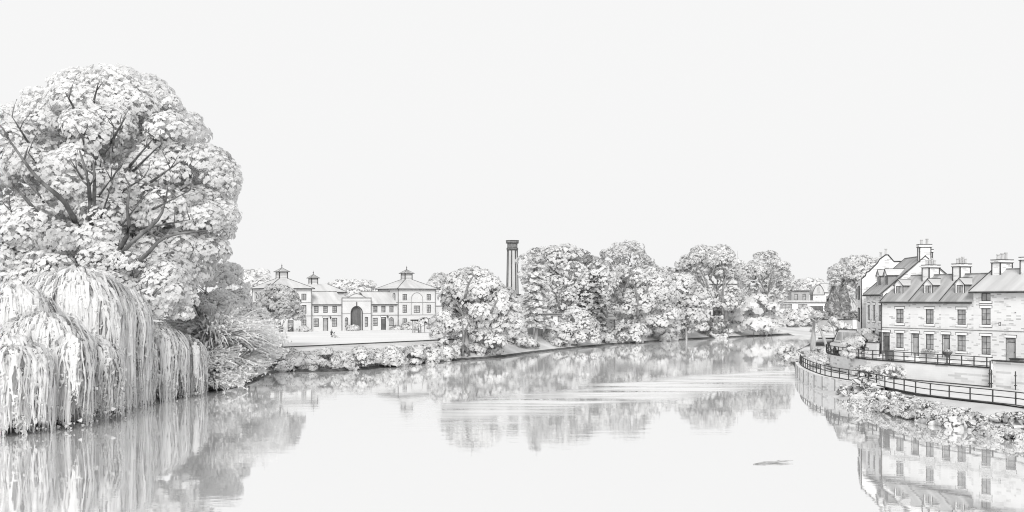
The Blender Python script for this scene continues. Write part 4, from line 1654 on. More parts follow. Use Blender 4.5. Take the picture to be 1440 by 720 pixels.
def willow(name, label, base, domes, trunk_r, cnt):
    t = thing(name, label, 'tree', base, 0)
    b = np.array(base)
    L = Leaves()
    sub = []
    for (px, pt, hw, pb, Y, n) in domes:
        ns = 8
        sub.append((px, pt, hw, pb, Y, int(n * .4)))
        for q in range(ns):
            u = (-0.8 + 1.6 * (q + RNG.random() * .6) / ns) if q else 0.0
            v = RNG.uniform(-.8, .5)
            sub.append((px + u * hw, pt + (pb - pt) * (0.0 + 0.22 * u * u + 0.14 * RNG.random()), hw * RNG.uniform(.34, .52), pb - (pb - pt) * 0.16 * RNG.random(), Y + v * hw * Y / F, int(n * .9) // ns))
    for (px, pt, hw, pb, Y, n) in sub:
        top = np.array(at(px, pt, Y)) - b
        k = Y / F
        rx = hw * k
        ry = rx * 0.85
        zb = at(px, pb, Y).z - b[2]
        n = int(n * 2.1)
        nb = max(9, n // 22)
        ba, br, be, bt = RNG.random(nb) * 2 * np.pi, np.sqrt(RNG.random(nb)) * 0.9, RNG.random(nb), RNG.choice(3, nb, p=(.86, .12, .02))
        bi = RNG.integers(0, nb, n)
        loose = RNG.random(n) < 0.3
        a = np.where(loose, RNG.random(n) * 2 * np.pi, ba[bi] + 0.13 * RNG.normal(size=n))
        rho = np.where(loose, np.sqrt(RNG.random(n)) * .9, np.clip(br[bi] + 0.07 * RNG.normal(size=n), 0.0, 1))
        rho1 = np.clip(np.where(loose, rho, br[bi]) + 0.30 + 0.05 * RNG.normal(size=n), 0, 1.12)
        dirx, diry = np.cos(a), np.sin(a)
        m = 12
        tt = np.linspace(0, 1, m)[None, :]
        ease = 1 - (1 - np.clip(tt / 0.45, 0, 1)) ** 2
        rr = rho[:, None] * 0.75 + (rho1 - rho * 0.75)[:, None] * ease
        hgt = top[2] - zb
        zs = top[2] - rho ** 2 * rx * 0.55 - 0.5 * RNG.random(n)
        endz = zb + hgt * (0.44 * be[bi] ** 1.7 + 0.10 * RNG.random(n) ** 2 + 0.08 * np.minimum(1, np.abs(a - ba[bi])))
        fall = np.clip((tt - 0.12) / 0.88, 0, 1) ** 1.35
        lift = 0.10 * rx * np.sin(np.clip(tt / 0.3, 0, 1) * np.pi)
        z = zs[:, None] + (endz - zs)[:, None] * fall + lift * (0.4 + 0.6 * RNG.random((n, 1)))
        wob = 0.10 * np.sin(tt * 9 + 6.28 * RNG.random((n, 1)))
        P = np.stack([top[0] + dirx[:, None] * rx * rr + wob, top[1] + diry[:, None] * ry * rr + wob * 0.4, z], -1)
        kind = RNG.random(n)
        tone = np.where(kind < .72, bt[bi], np.where(kind < .86, 0, np.where(kind < .93, 1, np.where(kind < .97, 3, 4))))
        hwid = np.where(tone >= 3, 0.04, 0.06 + 0.09 * RNG.random(n))
        alt = np.where((np.arange(m) % 2)[None, :] == 0, 1.25, 0.55)
        taper = np.clip(1.15 - tt ** 3, 0.12, 1) * np.clip(tt * 4 + .3, 0, 1)
        W = hwid[:, None] * alt * taper
        sv = np.stack([-diry + .5 * RNG.normal(size=n), dirx + .5 * RNG.normal(size=n), np.zeros(n)], -1)
        shn = unit(np.stack([dirx * (.3 + rho), diry * (.3 + rho), 0.45 + 0 * rho], -1) + .15 * RNG.normal(size=(n, 3)))
        L.ribbons(P, W, tone, unit(sv), shn)
        # leaf sprays along the strands
        sel = RNG.random(n) < 0.4
        for q in (3, 5, 7, 9, 11):
            pp = P[sel][:, q] + RNG.normal(size=(sel.sum(), 3)) * 0.12
            nr = np.stack([dirx[sel], diry[sel], 0.3 + 0 * diry[sel]], -1) + .4 * RNG.normal(size=(sel.sum(), 3))
            tn = np.where(tone[sel] >= 3, 0, tone[sel])
            L.sprays(pp, nr, 0.12 + 0.14 * RNG.random(sel.sum()), tn, RNG.random(sel.sum()) < (0.55 if q in (3, 11) else 0.1), 0.05, k=6, jag=0.5, sh=shn[sel])
    L.build('crown', t)
    mb = MB()
    for (px, pt, hw, pb, Y, n) in domes:
        top = at(px, pt, Y) - Vector(base)
        mb.tube([(0, 0, -0.5), (top.x * 0.3, top.y * 0.3, top.z * 0.4), (top.x * .8, top.y * .8, top.z * 0.75), (top.x, top.y, top.z - 0.4)], [trunk_r, trunk_r * .7, trunk_r * .4, 0.08], 7)
    mb.build('trunk', M['bark'], t, smooth=True)
    return t


wb = Vector((-38.5, 93.0, hz(-40, 93) * 0 + 1.2))
willow('weeping_willow', 'big weeping willow trailing pale curtains into the river at the left edge', tuple(wb),
       [(105, 378, 72, 590, 95, 950), (60, 440, 62, 606, 85, 900), (15, 400, 60, 612, 88, 800), (150, 400, 55, 585, 99, 700), (120, 470, 45, 598, 89, 500), (10, 470, 55, 618, 80, 600)], 0.5, 0)
wb2 = Vector((-36.5, 111.0, 1.4))
willow('weeping_willow', 'smaller weeping willow just downstream of the big one, with dark gaps between its strands', tuple(wb2),
       [(205, 452, 52, 578, 107, 750), (245, 470, 42, 568, 112, 600), (175, 468, 40, 584, 101, 500)], 0.35, 0)


def plume(name, label, base, lobes, cat='shrub', body=()):
    """fountain shrub: long thin leaves arching out of several crowns"""
    t = thing(name, label, cat, base, 0)
    L = Leaves()
    if body:
        crown_of(L, body, .9, .2, 70, dens=1.1, tones=(.7, .25, .05), rim=.12, rimw=.04, rim_mat=4, low=-.8, k=7, jag=.55)
    for (x, y, z, ln, n, lean) in lobes:
        a = RNG.random(n) * 2 * np.pi
        n = int(n * 2.2)
        a = RNG.random(n) * 2 * np.pi
        tilt = 0.08 + 0.95 * RNG.random(n) ** 0.8
        m = 8
        s = np.linspace(0, 1, m)[None, :]
        ll = ln * (0.45 + 0.42 * RNG.random(n))
        out_ = np.sin(tilt)[:, None] * s * ll[:, None] * (1 + 0.35 * s)
        up = np.cos(tilt)[:, None] * s * ll[:, None] - (0.22 + 0.4 * RNG.random(n))[:, None] * ll[:, None] * s ** 2.6
        r0 = ln * 0.22 * np.sqrt(RNG.random(n))
        P = np.stack([x + np.cos(a)[:, None] * (out_ + r0[:, None]) + lean * ll[:, None] * s ** 1.5, y + np.sin(a)[:, None] * (out_ + r0[:, None]), z + up + 0.3 * ln * RNG.random(n)[:, None] * 0.6], -1)
        kind = RNG.random(n)
        tone = np.where(kind < .86, 0, np.where(kind < .95, 1, np.where(kind < .96, 2, np.where(kind < .975, 3, 4))))
        hw = np.where(tone >= 3, 0.03, 0.07 + 0.09 * RNG.random(n))
        shn = unit(np.stack([np.cos(a) * np.sin(tilt), np.sin(a) * np.sin(tilt) - .5, np.cos(tilt) + .4], -1))
        W = hw[:, None] * np.clip(np.sin(np.pi * (0.12 + 0.86 * s)) * 1.2, 0.1, 1)
        L.ribbons(P, W, tone, unit(np.stack([-np.sin(a), np.cos(a), 0.2 * RNG.normal(size=n)], -1) + .4 * RNG.normal(size=(n, 3))), shn)
        sel = RNG.random(n) < 0.6
        for q in (3, 5, 7):
            pp = P[sel][:, q]
            L.sprays(pp, RNG.normal(size=(sel.sum(), 3)) + np.array([0, -.6, .6]), 0.12 + 0.15 * RNG.random(sel.sum()), np.where(tone[sel] >= 3, 0, tone[sel]), RNG.random(sel.sum()) < 0.12, 0.045, k=6, jag=.55, sh=shn[sel])
    L.build('foliage', t)
    mb = MB()
    for (x, y, z, ln, n, lean) in lobes:
        for q in range(3):
            mb.tube([(x, y, -0.6), (x + random.uniform(-.4, .4), y + random.uniform(-.4, .4), max(z, 0.2)), (x + random.uniform(-.8, .8), y + random.uniform(-.4, .4), z + ln * 0.4)], [0.12, 0.09, 0.03], 5)
    mb.build('stem', M['bark'], t)
    return t


pb = Vector((-33.2, 121.0, 1.3))
rel = lambda px, py, Y: tuple(at(px, py, Y) - pb)
plume('feathery_shrub', 'tall feathery fountain-shaped shrub leaning over the river right of the willows', tuple(pb),
      [(*rel(300, 492, 121), 7.6, 700, 0.06), (*rel(285, 515, 118), 4.4, 350, 0.1), (*rel(325, 500, 124), 5.5, 520, 0.25), (*rel(318, 535, 120), 3.0, 380, 0.2), (*rel(280, 450, 123), 4.5, 300, 0.15), (*rel(300, 548, 117.5), 3.4, 380, 0.1), (*rel(268, 525, 116), 3.8, 350, 0.0), (*rel(330, 525, 122), 4.0, 350, 0.15)],
      body=[lob(pb, 302, 455, 122.5, 30, 46), lob(pb, 322, 480, 122.5, 26, 40), lob(pb, 285, 500, 119.5, 24, 34), lob(pb, 310, 520, 119.5, 28, 26), lob(pb, 275, 530, 116.5, 16, 22)])
pb2 = Vector((-33.0, 133.0, 1.4))
rel2 = lambda px, py, Y: tuple(at(px, py, Y) - pb2)
plume('feathery_shrub', 'shorter feathery shrub between the fountain-shaped shrub and the lawn wall', tuple(pb2),
      [(*rel2(350, 490, 134), 4.6, 420, 0.12), (*rel2(360, 510, 133), 2.8, 300, 0.2), (*rel2(345, 465, 136), 4.0, 260, 0.1)],
      body=[lob(pb2, 350, 465, 135, 18, 30), lob(pb2, 358, 495, 134, 20, 24)])

def front_limbs(t, pls, Yf, r):
    mb = MB()
    b = Vector(t.location)
    for pl in pls:
        n = len(pl)
        P = smooth_line([at(x, y, Yf + (1.2 if i == 0 else 0)) - b for i, (x, y) in enumerate(pl)], 3)
        mb.tube(P, [r * (1 - .65 * i / (len(P) - 1)) for i in range(len(P))], 6)
        for q in range(2):
            i = random.randint(len(P) // 2, len(P) - 1)
            e = P[i] + Vector((random.uniform(-1.6, 1.6), random.uniform(-.4, .4), random.uniform(0.8, 2.2)))
            mb.tube([P[i], e], [r * .4, .04], 4)
    mb.build('limb', M['ink_soft'], t, smooth=True)


# lawn tree
ptree('lawn_tree', 'small round-crowned tree on the lawn in front of the left tower', 'tree', 396, 158.0,
      [(391, 430, 27, 28), (376, 437, 16, 18), (405, 440, 18, 17)], cl=6.5, cd=2.6, per=34, tr=1.6, base_z=3.05, rim=0.7, rimpx=0.9, rim_mat=4, tones=(0.35, 0.45, 0.2), trunk_top=440, lean=(-0.4, 0), limbs=6, limb_len=2.0)
# small lollipop sapling and arbour by the right tower
ptree('sapling', 'tiny round-headed sapling on the lawn before the right tower', 'tree', 597, 224.0, [(597, 456, 9, 6.5)], cl=5, cd=2.4, per=22, tr=0.6, base_z=3.05, rim=0.6, trunk_top=456, limbs=0)
ap = on(586, 468, 3.1)
t = thing('garden_arbour', 'small wooden post arbour on the lawn by the right tower', 'arbour', ap, SROT)
mb = MB()
for sx in (-0.7, 0.7):
    for sy in (-.5, .5):
        mb.box(sx - .09, sx + .09, sy - .09, sy + .09, -0.1, 2.5)
mb.build('post', M['timber'], t)
mb = MB()
for sy in (-.5, .5):
    mb.box(-1.2, 1.2, sy - .08, sy + .08, 2.505, 2.68)
for k in range(6):
    xx = -1.0 + k * 0.4
    mb.box(xx - .05, xx + .05, -.85, .85, 2.685, 2.8)
mb.build('beam', M['frame'], t)
mb = MB()
mb.box(-.7, .7, -.25, .25, 0.4, 0.5)
mb.box(-.6, -.5, -.2, .2, -0.05, .4)
mb.box(.5, .6, -.2, .2, -0.05, .4)
mb.build('bench', M['timber'], t)


def pbush(label, px, py, Y, r, h, z=None, **kw):
    X = (px - CX) / F * Y
    zz = hz(X, Y) if z is None else z
    k = Y / F
    return bush(kw.pop('name', 'shrub'), label, Vector((X, Y, zz - 0.05)), r * k, h * k, card=kw.pop('card', 3.4) * k, n=kw.pop('n', 26), rimw=0.8 * k, **kw)


def sloc(s, fwd):
    p = SO + SD * s - SB * fwd
    return (p.x - 0) / p.y * F + CX, p.y


for lab, s, fw, r, h in (('round bush at the foot of the archway in the gatehouse', 18.0, 1.6, 7, 8), ('long low bush against the right tower, left of its middle', 32.5, 1.8, 9, 8),
                         ('dark round bush at the right corner of the right tower', 39.6, 1.8, 8, 8), ('pale round bush beside the bins at the left tower', 6.2, 1.6, 8, 7), ('small bush beside the door at the right end of the right wing', 29.3, 1.0, 6, 5)):
    x, y = sloc(s, fw)
    pbush(lab, x, 0, y, r, h, z=3.05, tones=(0.2, 0.5, 0.3), card=2.6)
for k, (s, lab) in enumerate(((1.2, 'dark tub standing by the door of the left tower, left of two'), (3.4, 'dark tub standing by the left tower, right of two'))):
    p = SO + SD * s - SB * 1.0
    t = thing('planter_tub', lab, 'planter', (p.x, p.y, 3.08), SROT)
    mb = MB()
    mb.lathe([(0.4, 0), (0.55, 0.9), (0.62, 0.9), (0.62, 1.0), (0.5, 1.0), (0.48, 0.85)], 12)
    mb.build('tub', M['door_dark'], t)
    L = Leaves()
    q = rnd_dirs(30)
    L.sprays(q * .45 + np.array([0, 0, 1.15]), q, 0.25 + 0 * q[:, 0], RNG.choice(3, 30), RNG.random(30) < .5, 0.06)
    L.build('plants', t)


# --------------------------------------------------------------------------- the two people on the lawn
def person(label, loc, rz, pose, cloth, hold=None):
    """pose: joint dict in metres; grown with a skin modifier as one continuous body"""
    J = pose
    names = list(J)
    idx = {n: i for i, n in enumerate(names)}
    edges = [('pelvis', 'chest'), ('chest', 'neck'), ('neck', 'head'), ('head', 'crown'), ('chest', 'sh_l'), ('sh_l', 'el_l'), ('el_l', 'wr_l'), ('wr_l', 'ha_l'), ('chest', 'sh_r'), ('sh_r', 'el_r'), ('el_r', 'wr_r'), ('wr_r', 'ha_r'),
             ('pelvis', 'hip_l'), ('hip_l', 'kn_l'), ('kn_l', 'an_l'), ('an_l', 'to_l'), ('pelvis', 'hip_r'), ('hip_r', 'kn_r'), ('kn_r', 'an_r'), ('an_r', 'to_r')]
    rad = dict(pelvis=.15, chest=.16, neck=.06, head=.10, crown=.085, sh=.075, el=.05, wr=.035, ha=.045, hip=.10, kn=.065, an=.045, to=.045)
    me = bpy.data.meshes.new('person')
    me.from_pydata([J[n] for n in names], [(idx[a], idx[b]) for a, b in edges], [])
    o = bpy.data.objects.new('person', me)
    col.objects.link(o)
    o.location = loc
    o.rotation_euler = (0, 0, rz)
    tag(o, label, 'person', 'people on the lawn')
    sk = o.modifiers.new('skin', 'SKIN')
    for n in names:
        r = rad[n.split('_')[0]]
        v = me.skin_vertices[0].data[idx[n]]
        v.radius = (r, r)
        v.use_root = n == 'pelvis'
    ss = o.modifiers.new('sub', 'SUBSURF')
    ss.levels = ss.render_levels = 1
    me.materials.append(cloth)
    mb = MB()
    c = Vector(J['crown'])
    mb.lathe([(0.02, 0.125), (0.07, 0.11), (0.11, 0.05), (0.118, -0.02), (0.105, -0.08)], 10, (c.x, c.y + 0.015, c.z + 0.0))
    mb.build('hair', M['hair'], o)
    mb = MB()
    h = Vector(J['head'])
    mb.lathe([(0.03, -0.09), (0.07, -0.05), (0.082, 0.02), (0.07, 0.09)], 10, (h.x, h.y - 0.045, h.z + 0.02))
    mb.box(h.x - .014, h.x + .014, h.y - .15, h.y - .12, h.z, h.z + .05)
    mb.build('face', M['skin'], o)
    return o


sit = dict(pelvis=(0, 0, .16), chest=(0, .10, .56), neck=(0, .08, .74), head=(0, .04, .84), crown=(0, .04, .94),
           sh_l=(-.2, .1, .64), el_l=(-.3, .16, .38), wr_l=(-.3, .28, .14), ha_l=(-.3, .3, .05), sh_r=(.2, .1, .64), el_r=(.3, -.05, .42), wr_r=(.2, -.3, .45), ha_r=(.17, -.38, .46),
           hip_l=(-.1, -.03, .14), kn_l=(-.18, -.42, .42), an_l=(-.2, -.7, .08), to_l=(-.2, -.85, .05), hip_r=(.1, -.03, .14), kn_r=(.2, -.44, .36), an_r=(.25, -.8, .08), to_r=(.26, -.95, .06))
kneel = dict(pelvis=(0, 0, .5), chest=(0, -.06, .92), neck=(0, -.1, 1.1), head=(0, -.14, 1.2), crown=(0, -.14, 1.3),
             sh_l=(-.2, -.06, 1.0), el_l=(-.26, -.2, .74), wr_l=(-.15, -.42, .66), ha_l=(-.12, -.5, .65), sh_r=(.2, -.06, 1.0), el_r=(.28, -.14, .74), wr_r=(.24, -.36, .6), ha_r=(.22, -.44, .58),
             hip_l=(-.1, 0, .47), kn_l=(-.14, -.4, .5), an_l=(-.16, -.42, .08), to_l=(-.16, -.58, .05), hip_r=(.1, 0, .47), kn_r=(.14, -.12, .08), an_r=(.14, .34, .07), to_r=(.14, .45, .05))
pp = on(466, 474, 3.12)
person('person in dark clothes kneeling on the open lawn', (pp.x, pp.y, 3.10), R(40), kneel, M['cloth_dark'])
pp = on(470.5, 475, 3.12)
person('person sitting on the open lawn with legs stretched to the right', (pp.x, pp.y, 3.10), R(75), sit, M['cloth_pale'])

# low bench and plinth at the left end of the lawn
p = on(378, 478, 3.1)
t = thing('garden_bench', 'low timber bench at the left end of the lawn behind the feathery shrubs', 'bench', p, SROT)
mb = MB()
mb.box(-1.6, 1.6, -.3, .3, .4, .52)
mb.build('seat', M['timber'], t)
mb = MB()
mb.box(-1.6, 1.6, .3, .38, .525, 1.1)
mb.build('backrest', M['timber'], t)
for sx in (-1.4, 1.3):
    mb = MB()
    mb.box(sx, sx + .12, -.28, .3, -.05, .398)
    mb.build('leg', M['frame'], t)

# shrubs along the bank below the lawn
bl = []
_lp = LB[:, 0] / np.maximum(LB[:, 1], 1) * F + CX
for px, r, h in ((372, 10, 15), (392, 15, 20), (414, 18, 25), (436, 15, 22), (458, 17, 24), (480, 15, 22), (503, 18, 24), (526, 16, 22), (550, 18, 23), (575, 17, 22), (600, 17, 21), (624, 15, 23), (636, 9, 18)):
    best = min((abs(_lp[q] - px), LB[q, 1]) for q in range(len(LB)) if 146 < LB[q, 1] < 190)
    bl.append((px, 0, best[1] + 1.9, r, h))
for i, (px, py, Y, r, h) in enumerate(bl):
    lab = 'low grey shrub in the row between the lawn wall and the water'
    g_ = 'shrubs on the bank below the lawn'
    if i == 2:
        lab = 'largest shrub at the left end of the bank row below the lawn'
    if i == 0:
        lab = 'small shrub at the very left of the bank row, by the feathery shrubs'
    if i == len(bl) - 1:
        lab = 'upright shrub at the right end of the bank row, beside the broad tree'
    pbush(lab, px, py, Y, r, h * 1.14, group=g_, tones=(0.3, 0.43, 0.27), rim=0.45, card=2.8, n=60, name='bank_shrub', z=0.05)

# =========================================================================== buildings and trees of the far bank
def simple_house(name, label, x0, x1, y0, y1, z0, ze, zr, wall='render', roof='slate_pale', wins=(), rot=0.0, edge=0.1, flat=False, cat='house', doors=(), thick=0.25):
    o = Vector(((x0 + x1) / 2, y0, z0))
    t = thing(name, label, cat, o, rot)
    hw, D = (x1 - x0) / 2, y1 - y0
    H = ze - z0
    ops = [(a - hw, b - hw, c, d) for a, b, c, d in wins] + [(a - hw, b - hw, c, d) for a, b, c, d in doors]
    mb = MB()
    front_wall(mb, -hw, hw, -0.8, H, 0, ops, 0.2)
    mb.quad((-hw, D, -.8), (-hw, 0, -.8), (-hw, 0, H), (-hw, D, H))
    mb.quad((hw, 0, -.8), (hw, D, -.8), (hw, D, H), (hw, 0, H))
    mb.quad((hw, D, -.8), (-hw, D, -.8), (-hw, D, H), (hw, D, H))
    if not flat:
        for x in (-hw, hw):
            mb.poly([(x, 0, H), (x, D, H), (x, D / 2, zr - z0)])
    mb.build('wall', M[wall], t)
    if flat:
        mb = MB()
        mb.box(-hw - .5, hw + .5, -.6, D + .4, H + 0.003, H + thick)
        ro = mb.build('roof', M[roof], t)
        mb = MB()
        mb.box(-hw - .55, hw + .55, -.68, -.605, H - .02, H + .14)
        mb.build('fascia', M['frame'], ro)
    else:
        gable_roof(t, -hw - .2, hw + .2, 0, D, H, zr - z0, M[roof], over=0.3, edge=edge)
    for o_ in ops[:len(wins)]:
        window(t, *o_, 0, lintel=False, sill=False, fr=0.12, depth=0.2)
    for o_ in ops[len(wins):]:
        door(t, *o_, 0, M['door_dark'], depth=0.22, fan=0.0, canopy=False)
    return t


def px2x(px, Y):
    return (px - CX) / F * Y


# sheds to the right of the right tower
simple_house('shed', 'long low dark-walled shed in front, to the right of the right tower', -21.5, -8.0, 268, 276, 3.0, 6.6, 8.2, wall='grey_wall', wins=((2, 4, 1.6, 2.8), (8, 10, 1.6, 2.8)))
simple_house('shed', 'pale-roofed shed rising behind the low dark-walled shed', -22.5, -9.0, 280, 292, 3.0, 8.6, 11.6, wall='render', wins=((2, 4, 3.6, 5), (8, 10, 3.6, 5)))
# chimney
t = thing('chimney_stack', 'tall dark-ribbed factory chimney rising above the trees', 'chimney', (0.1, 300, 3.5), R(14))
mb = MB()
mb.box(-1.75, 1.75, -1.75, 1.75, -1, 7.6)
for a in (-1, 1):
    for b_ in (-1, 1):
        mb.box(a * 1.75 - .12, a * 1.75 + .12, b_ * 1.75 - .12, b_ * 1.75 + .12, -1, 7.5, 1)
mb.box(-1.95, 1.95, -1.95, 1.95, 7.602, 8.2, 1)
for xx in (-.7, .2, .9):
    mb.box(xx, xx + .16, -1.78, -1.753, 2.5, 6.4, 1)
mb.build('pedestal', [M['render'], M['frame']], t)
mb = MB()
n = 8
rb, rt, z0, z1 = 1.62, 1.38, 8.2, 21.0
mb.lathe([(rb, z0), (rt, z1)], n)
mb.build('shaft', M['slate_pale'], t)
for j in range(n):
    w_ = 2 * math.pi * (j + .5) / n
    mb = MB()
    mb.tube([(rb * math.cos(w_), rb * math.sin(w_), z0), (rt * math.cos(w_), rt * math.sin(w_), z1)], 0.17, 5)
    mb.build('rib', M['ink'], t)
mb = MB()
mb.lathe([(1.4, 20.4), (1.62, 20.6), (1.62, 21.0), (1.45, 21.1), (1.45, 22.3), (1.75, 22.5), (1.85, 23.1), (1.6, 23.3), (0.9, 23.35)], 8)
mb.build('cap', M['ink_soft'], t)
mb = MB()
for z in (20.55, 21.0, 22.45, 23.1):
    mb.lathe([(1.64 if z < 22 else 1.86, z), (1.7 if z < 22 else 1.9, z + 0.1), (1.64 if z < 22 else 1.86, z + .2)], 8)
mb.build('band', M['frame'], t)
# lean-to roof by the chimney foot
simple_house('shed', 'small steep-roofed shed at the foot of the factory chimney', 0.5, 5.0, 285, 291, 3.0, 8.2, 11.0, wall='render', roof='grey_wall')

# garden wall with panels, white cottage, pavilion
t = thing('panel_wall', 'low panelled garden wall behind the conifer on the far bank', 'wall', (0, 222, 2.9))
mb = MB()
mb.box(-5, 8.6, 0, .3, -.8, 2.3)
mb.build('wall', M['slate'], t)
mb = MB()
mb.box(-5.1, 8.7, -.1, .4, 2.302, 2.55)
mb.build('coping', M['stone_white'], t)
for k in range(8):
    xx = -5 + k * 1.94
    mb = MB()
    mb.box(xx - .22, xx + .22, -.12, .42, -.8, 2.7)
    mb.build('pier', M['stone_white'], t)
simple_house('flat_roofed_cottage', 'small white flat-roofed cottage between the conifer and the dark tree', 7.4, 12.6, 236, 243, 3.0, 6.75, 0, wall='stone_white', roof='slate_pale', flat=True, wins=((.9, 1.7, 2.1, 3.4), (2.7, 3.3, 2.1, 3.4)), doors=((4.0, 5.0, 0.1, 3.3),))
t = thing('boat_pavilion', 'dark-roofed open timber pavilion on the far bank right of the bushy willow', 'pavilion', (20.6, 246, 2.9))
mb = MB()
hw = 3.0
mb.prism([(-hw - .6, -.6, 2.6), (-hw + .8, 2.2, 4.5), (hw - .8, 2.2, 4.5), (hw + .6, -.6, 2.6)], (0, 0.01, 0.12))
mb.prism([(-hw - .6, 5, 2.6), (hw + .6, 5, 2.6), (hw - .8, 2.2, 4.5), (-hw + .8, 2.2, 4.5)], (0, 0.01, 0.12))
mb.poly([(-hw - .6, -.6, 2.7), (-hw - .6, 5, 2.7), (-hw + .8, 2.2, 4.6)])
mb.poly([(hw + .6, -.6, 2.7), (hw + .6, 5, 2.7), (hw - .8, 2.2, 4.6)])
for z, yy in ((2.7, -.65), (3.35, .3), (4.0, 1.3)):
    mb.box(-hw - .6 + (z - 2.6) * .7, hw + .6 - (z - 2.6) * .7, yy - .02, yy + .05, z, z + .1, 1)
mb.build('roof', [M['grey_wall'], M['frame']], t)
for sx in (-hw, -1, 1, hw):
    mb = MB()
    mb.box(sx - .1, sx + .1, -.1, .1, -.8, 2.62)
    mb.build('post', M['frame'], t)
mb = MB()
mb.box(-hw, hw, 0.02, .06, 0.2, .28)
for k in range(24):
    xx = -hw + .12 + k * .25
    mb.box(xx - .03, xx + .03, 0, .05, -.4, 2.5)
mb.build('lattice', M['ink_soft'], t)
mb = MB()
mb.box(-.7, .9, -.16, -.105, 1.5, 2.4)
mb.build('panel', M['stone_white'], t)

# houses glimpsed behind the far trees
simple_house('villa', 'pale tall villa glimpsed behind the two open-crowned trees on the far bank', px2x(990, 335), px2x(1042, 335), 335, 345, 4, 15.2, 18.0, wins=((1.5, 2.7, 7, 9), (4.5, 5.7, 7, 9), (8, 9.2, 7, 9), (1.5, 2.7, 3, 5), (4.5, 5.7, 3, 5), (8, 9.2, 3, 5)))
simple_house('villa', 'grey-walled villa half hidden behind the fine-branched tree in the middle', px2x(845, 300), px2x(872, 300), 300, 308, 4, 13.5, 15.5, wall='ashlar', wins=((1, 2, 6, 8), (3, 4, 6, 8)))
simple_house('boathouse', 'long low boathouse with a white front at the bend of the far bank', px2x(1092, 345), px2x(1172, 345), 345, 356, 2.5, 9.2, 0, wall='stone_white', roof='slate_pale', flat=True, thick=0.7, wins=((1, 5, 4.5, 6.2), (7, 10, 4.5, 6.2)), doors=((11, 15, 0.2, 5.5),), cat='boathouse')
simple_house('house', 'grey block-shaped house above the long boathouse', px2x(1113, 370), px2x(1138, 370), 370, 378, 5, 13.2, 0, wall='grey_wall', roof='slate', flat=True, wins=((1, 2.2, 5, 7), (3.8, 5, 5, 7)))
t = thing('domed_house', 'small house with a bell-shaped roof and arched window above the boathouse', 'house', (px2x(1151, 372), 372, 5.5))
t.scale = (0.72, 0.72, 0.93)
mb = MB()
front_wall(mb, -2.6, 2.6, -1, 6.8, 0, [(-1.4, 1.4, 4.6, 5.8)], .2)
mb.build('wall', M['ashlar'], t)
mb = MB()
mb.box(-2.6, 2.6, .21, 5.2, -1, 6.8)
mb.build('rear_wall', M['ashlar'], t)
mb = MB()
prof = [(-2.9, 6.8), (-2.5, 8.4), (-1.7, 9.6), (-.9, 10.3), (0, 10.6), (.9, 10.3), (1.7, 9.6), (2.5, 8.4), (2.9, 6.8)]
mb.prism([(x, -.2, z) for x, z in prof], (0, 5.6, 0))
mb.tube([(x, -.25, z) for x, z in prof], .13, 5, 1)
mb.tube([(-2.9, -.25, 6.8), (2.9, -.25, 6.8)], .1, 5, 1)
mb.build('roof', [M['slate_pale'], M['frame']], t)
mb = MB()
mb.poly([(-.8, -.25, 7.4), (.8, -.25, 7.4)] + [(.8 * math.cos(q), -.25, 8.9 + .8 * math.sin(q)) for q in np.linspace(0, math.pi, 10)])
mb.build('window', M['door'], t)
simple_house('house', 'distant gabled house left of the bell-roofed house', px2x(1098, 385), px2x(1118, 385), 385, 393, 5, 12.5, 15.5, wins=((1, 2, 5, 6.5), (3, 4, 5, 6.5)))
simple_house('house', 'distant gabled house right of the bell-roofed house', px2x(1158, 392), px2x(1178, 392), 392, 400, 5, 13.0, 16, wins=((1, 2, 5, 6.5), (3, 4, 5, 6.5)))

mb = MB()
for i in range(6):
    a, b_ = 52 + i * 5, 57 + i * 5
    mb.quad((a, 192, 3.25), (b_, 192, 3.25), (b_, 214, 4.5), (a, 214, 4.5))
tag(mb.build('grass_bank', M['earth']), kind='structure')
# wall and hedge on the right bank behind the path
t = thing('garden_wall', 'pale garden wall below the dark hedge, behind the path bend', 'wall', (px2x(1186, 214), 214, 2.8))
mb = MB()
mb.box(-5, 6, 0, .4, -.6, 3.2)
mb.build('wall', M['grey_wall'], t)
mb = MB()
mb.box(-5.1, 6.1, -.08, .48, 3.202, 3.4)
mb.build('coping', M['frame'], t)
t = thing('clipped_hedge', 'dark clipped hedge above the pale garden wall on the right bank', 'hedge', (px2x(1186, 217), 217, 2.8))
L = Leaves()
n = 700
C = np.stack([RNG.uniform(-5, 6, n), RNG.uniform(-.6, .8, n), RNG.uniform(3.0, 4.9, n)], -1)
L.sprays(C, RNG.normal(size=(n, 3)) + np.array([0, -.8, .4]), .3 + .2 * RNG.random(n), np.where(RNG.random(n) < .7, 5, 2), RNG.random(n) < .3, .1)
L.build('foliage', t)
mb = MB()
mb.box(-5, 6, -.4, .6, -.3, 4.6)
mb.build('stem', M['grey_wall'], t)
t = thing('gatepost', 'slim white gatepost beside the dark hedge, left of the tallest house', 'gatepost', (px2x(1201, 205), 205, 3.0))
mb = MB()
mb.box(-.35, .35, -.35, .35, -.4, 3.2)
mb.build('post', M['stone_white'], t)
mb = MB()
mb.box(-.45, .45, -.45, .45, 3.202, 3.45)
mb.box(-.25, .25, -.25, .25, 3.452, 3.6)
mb.build('cap', M['ink_soft'], t)


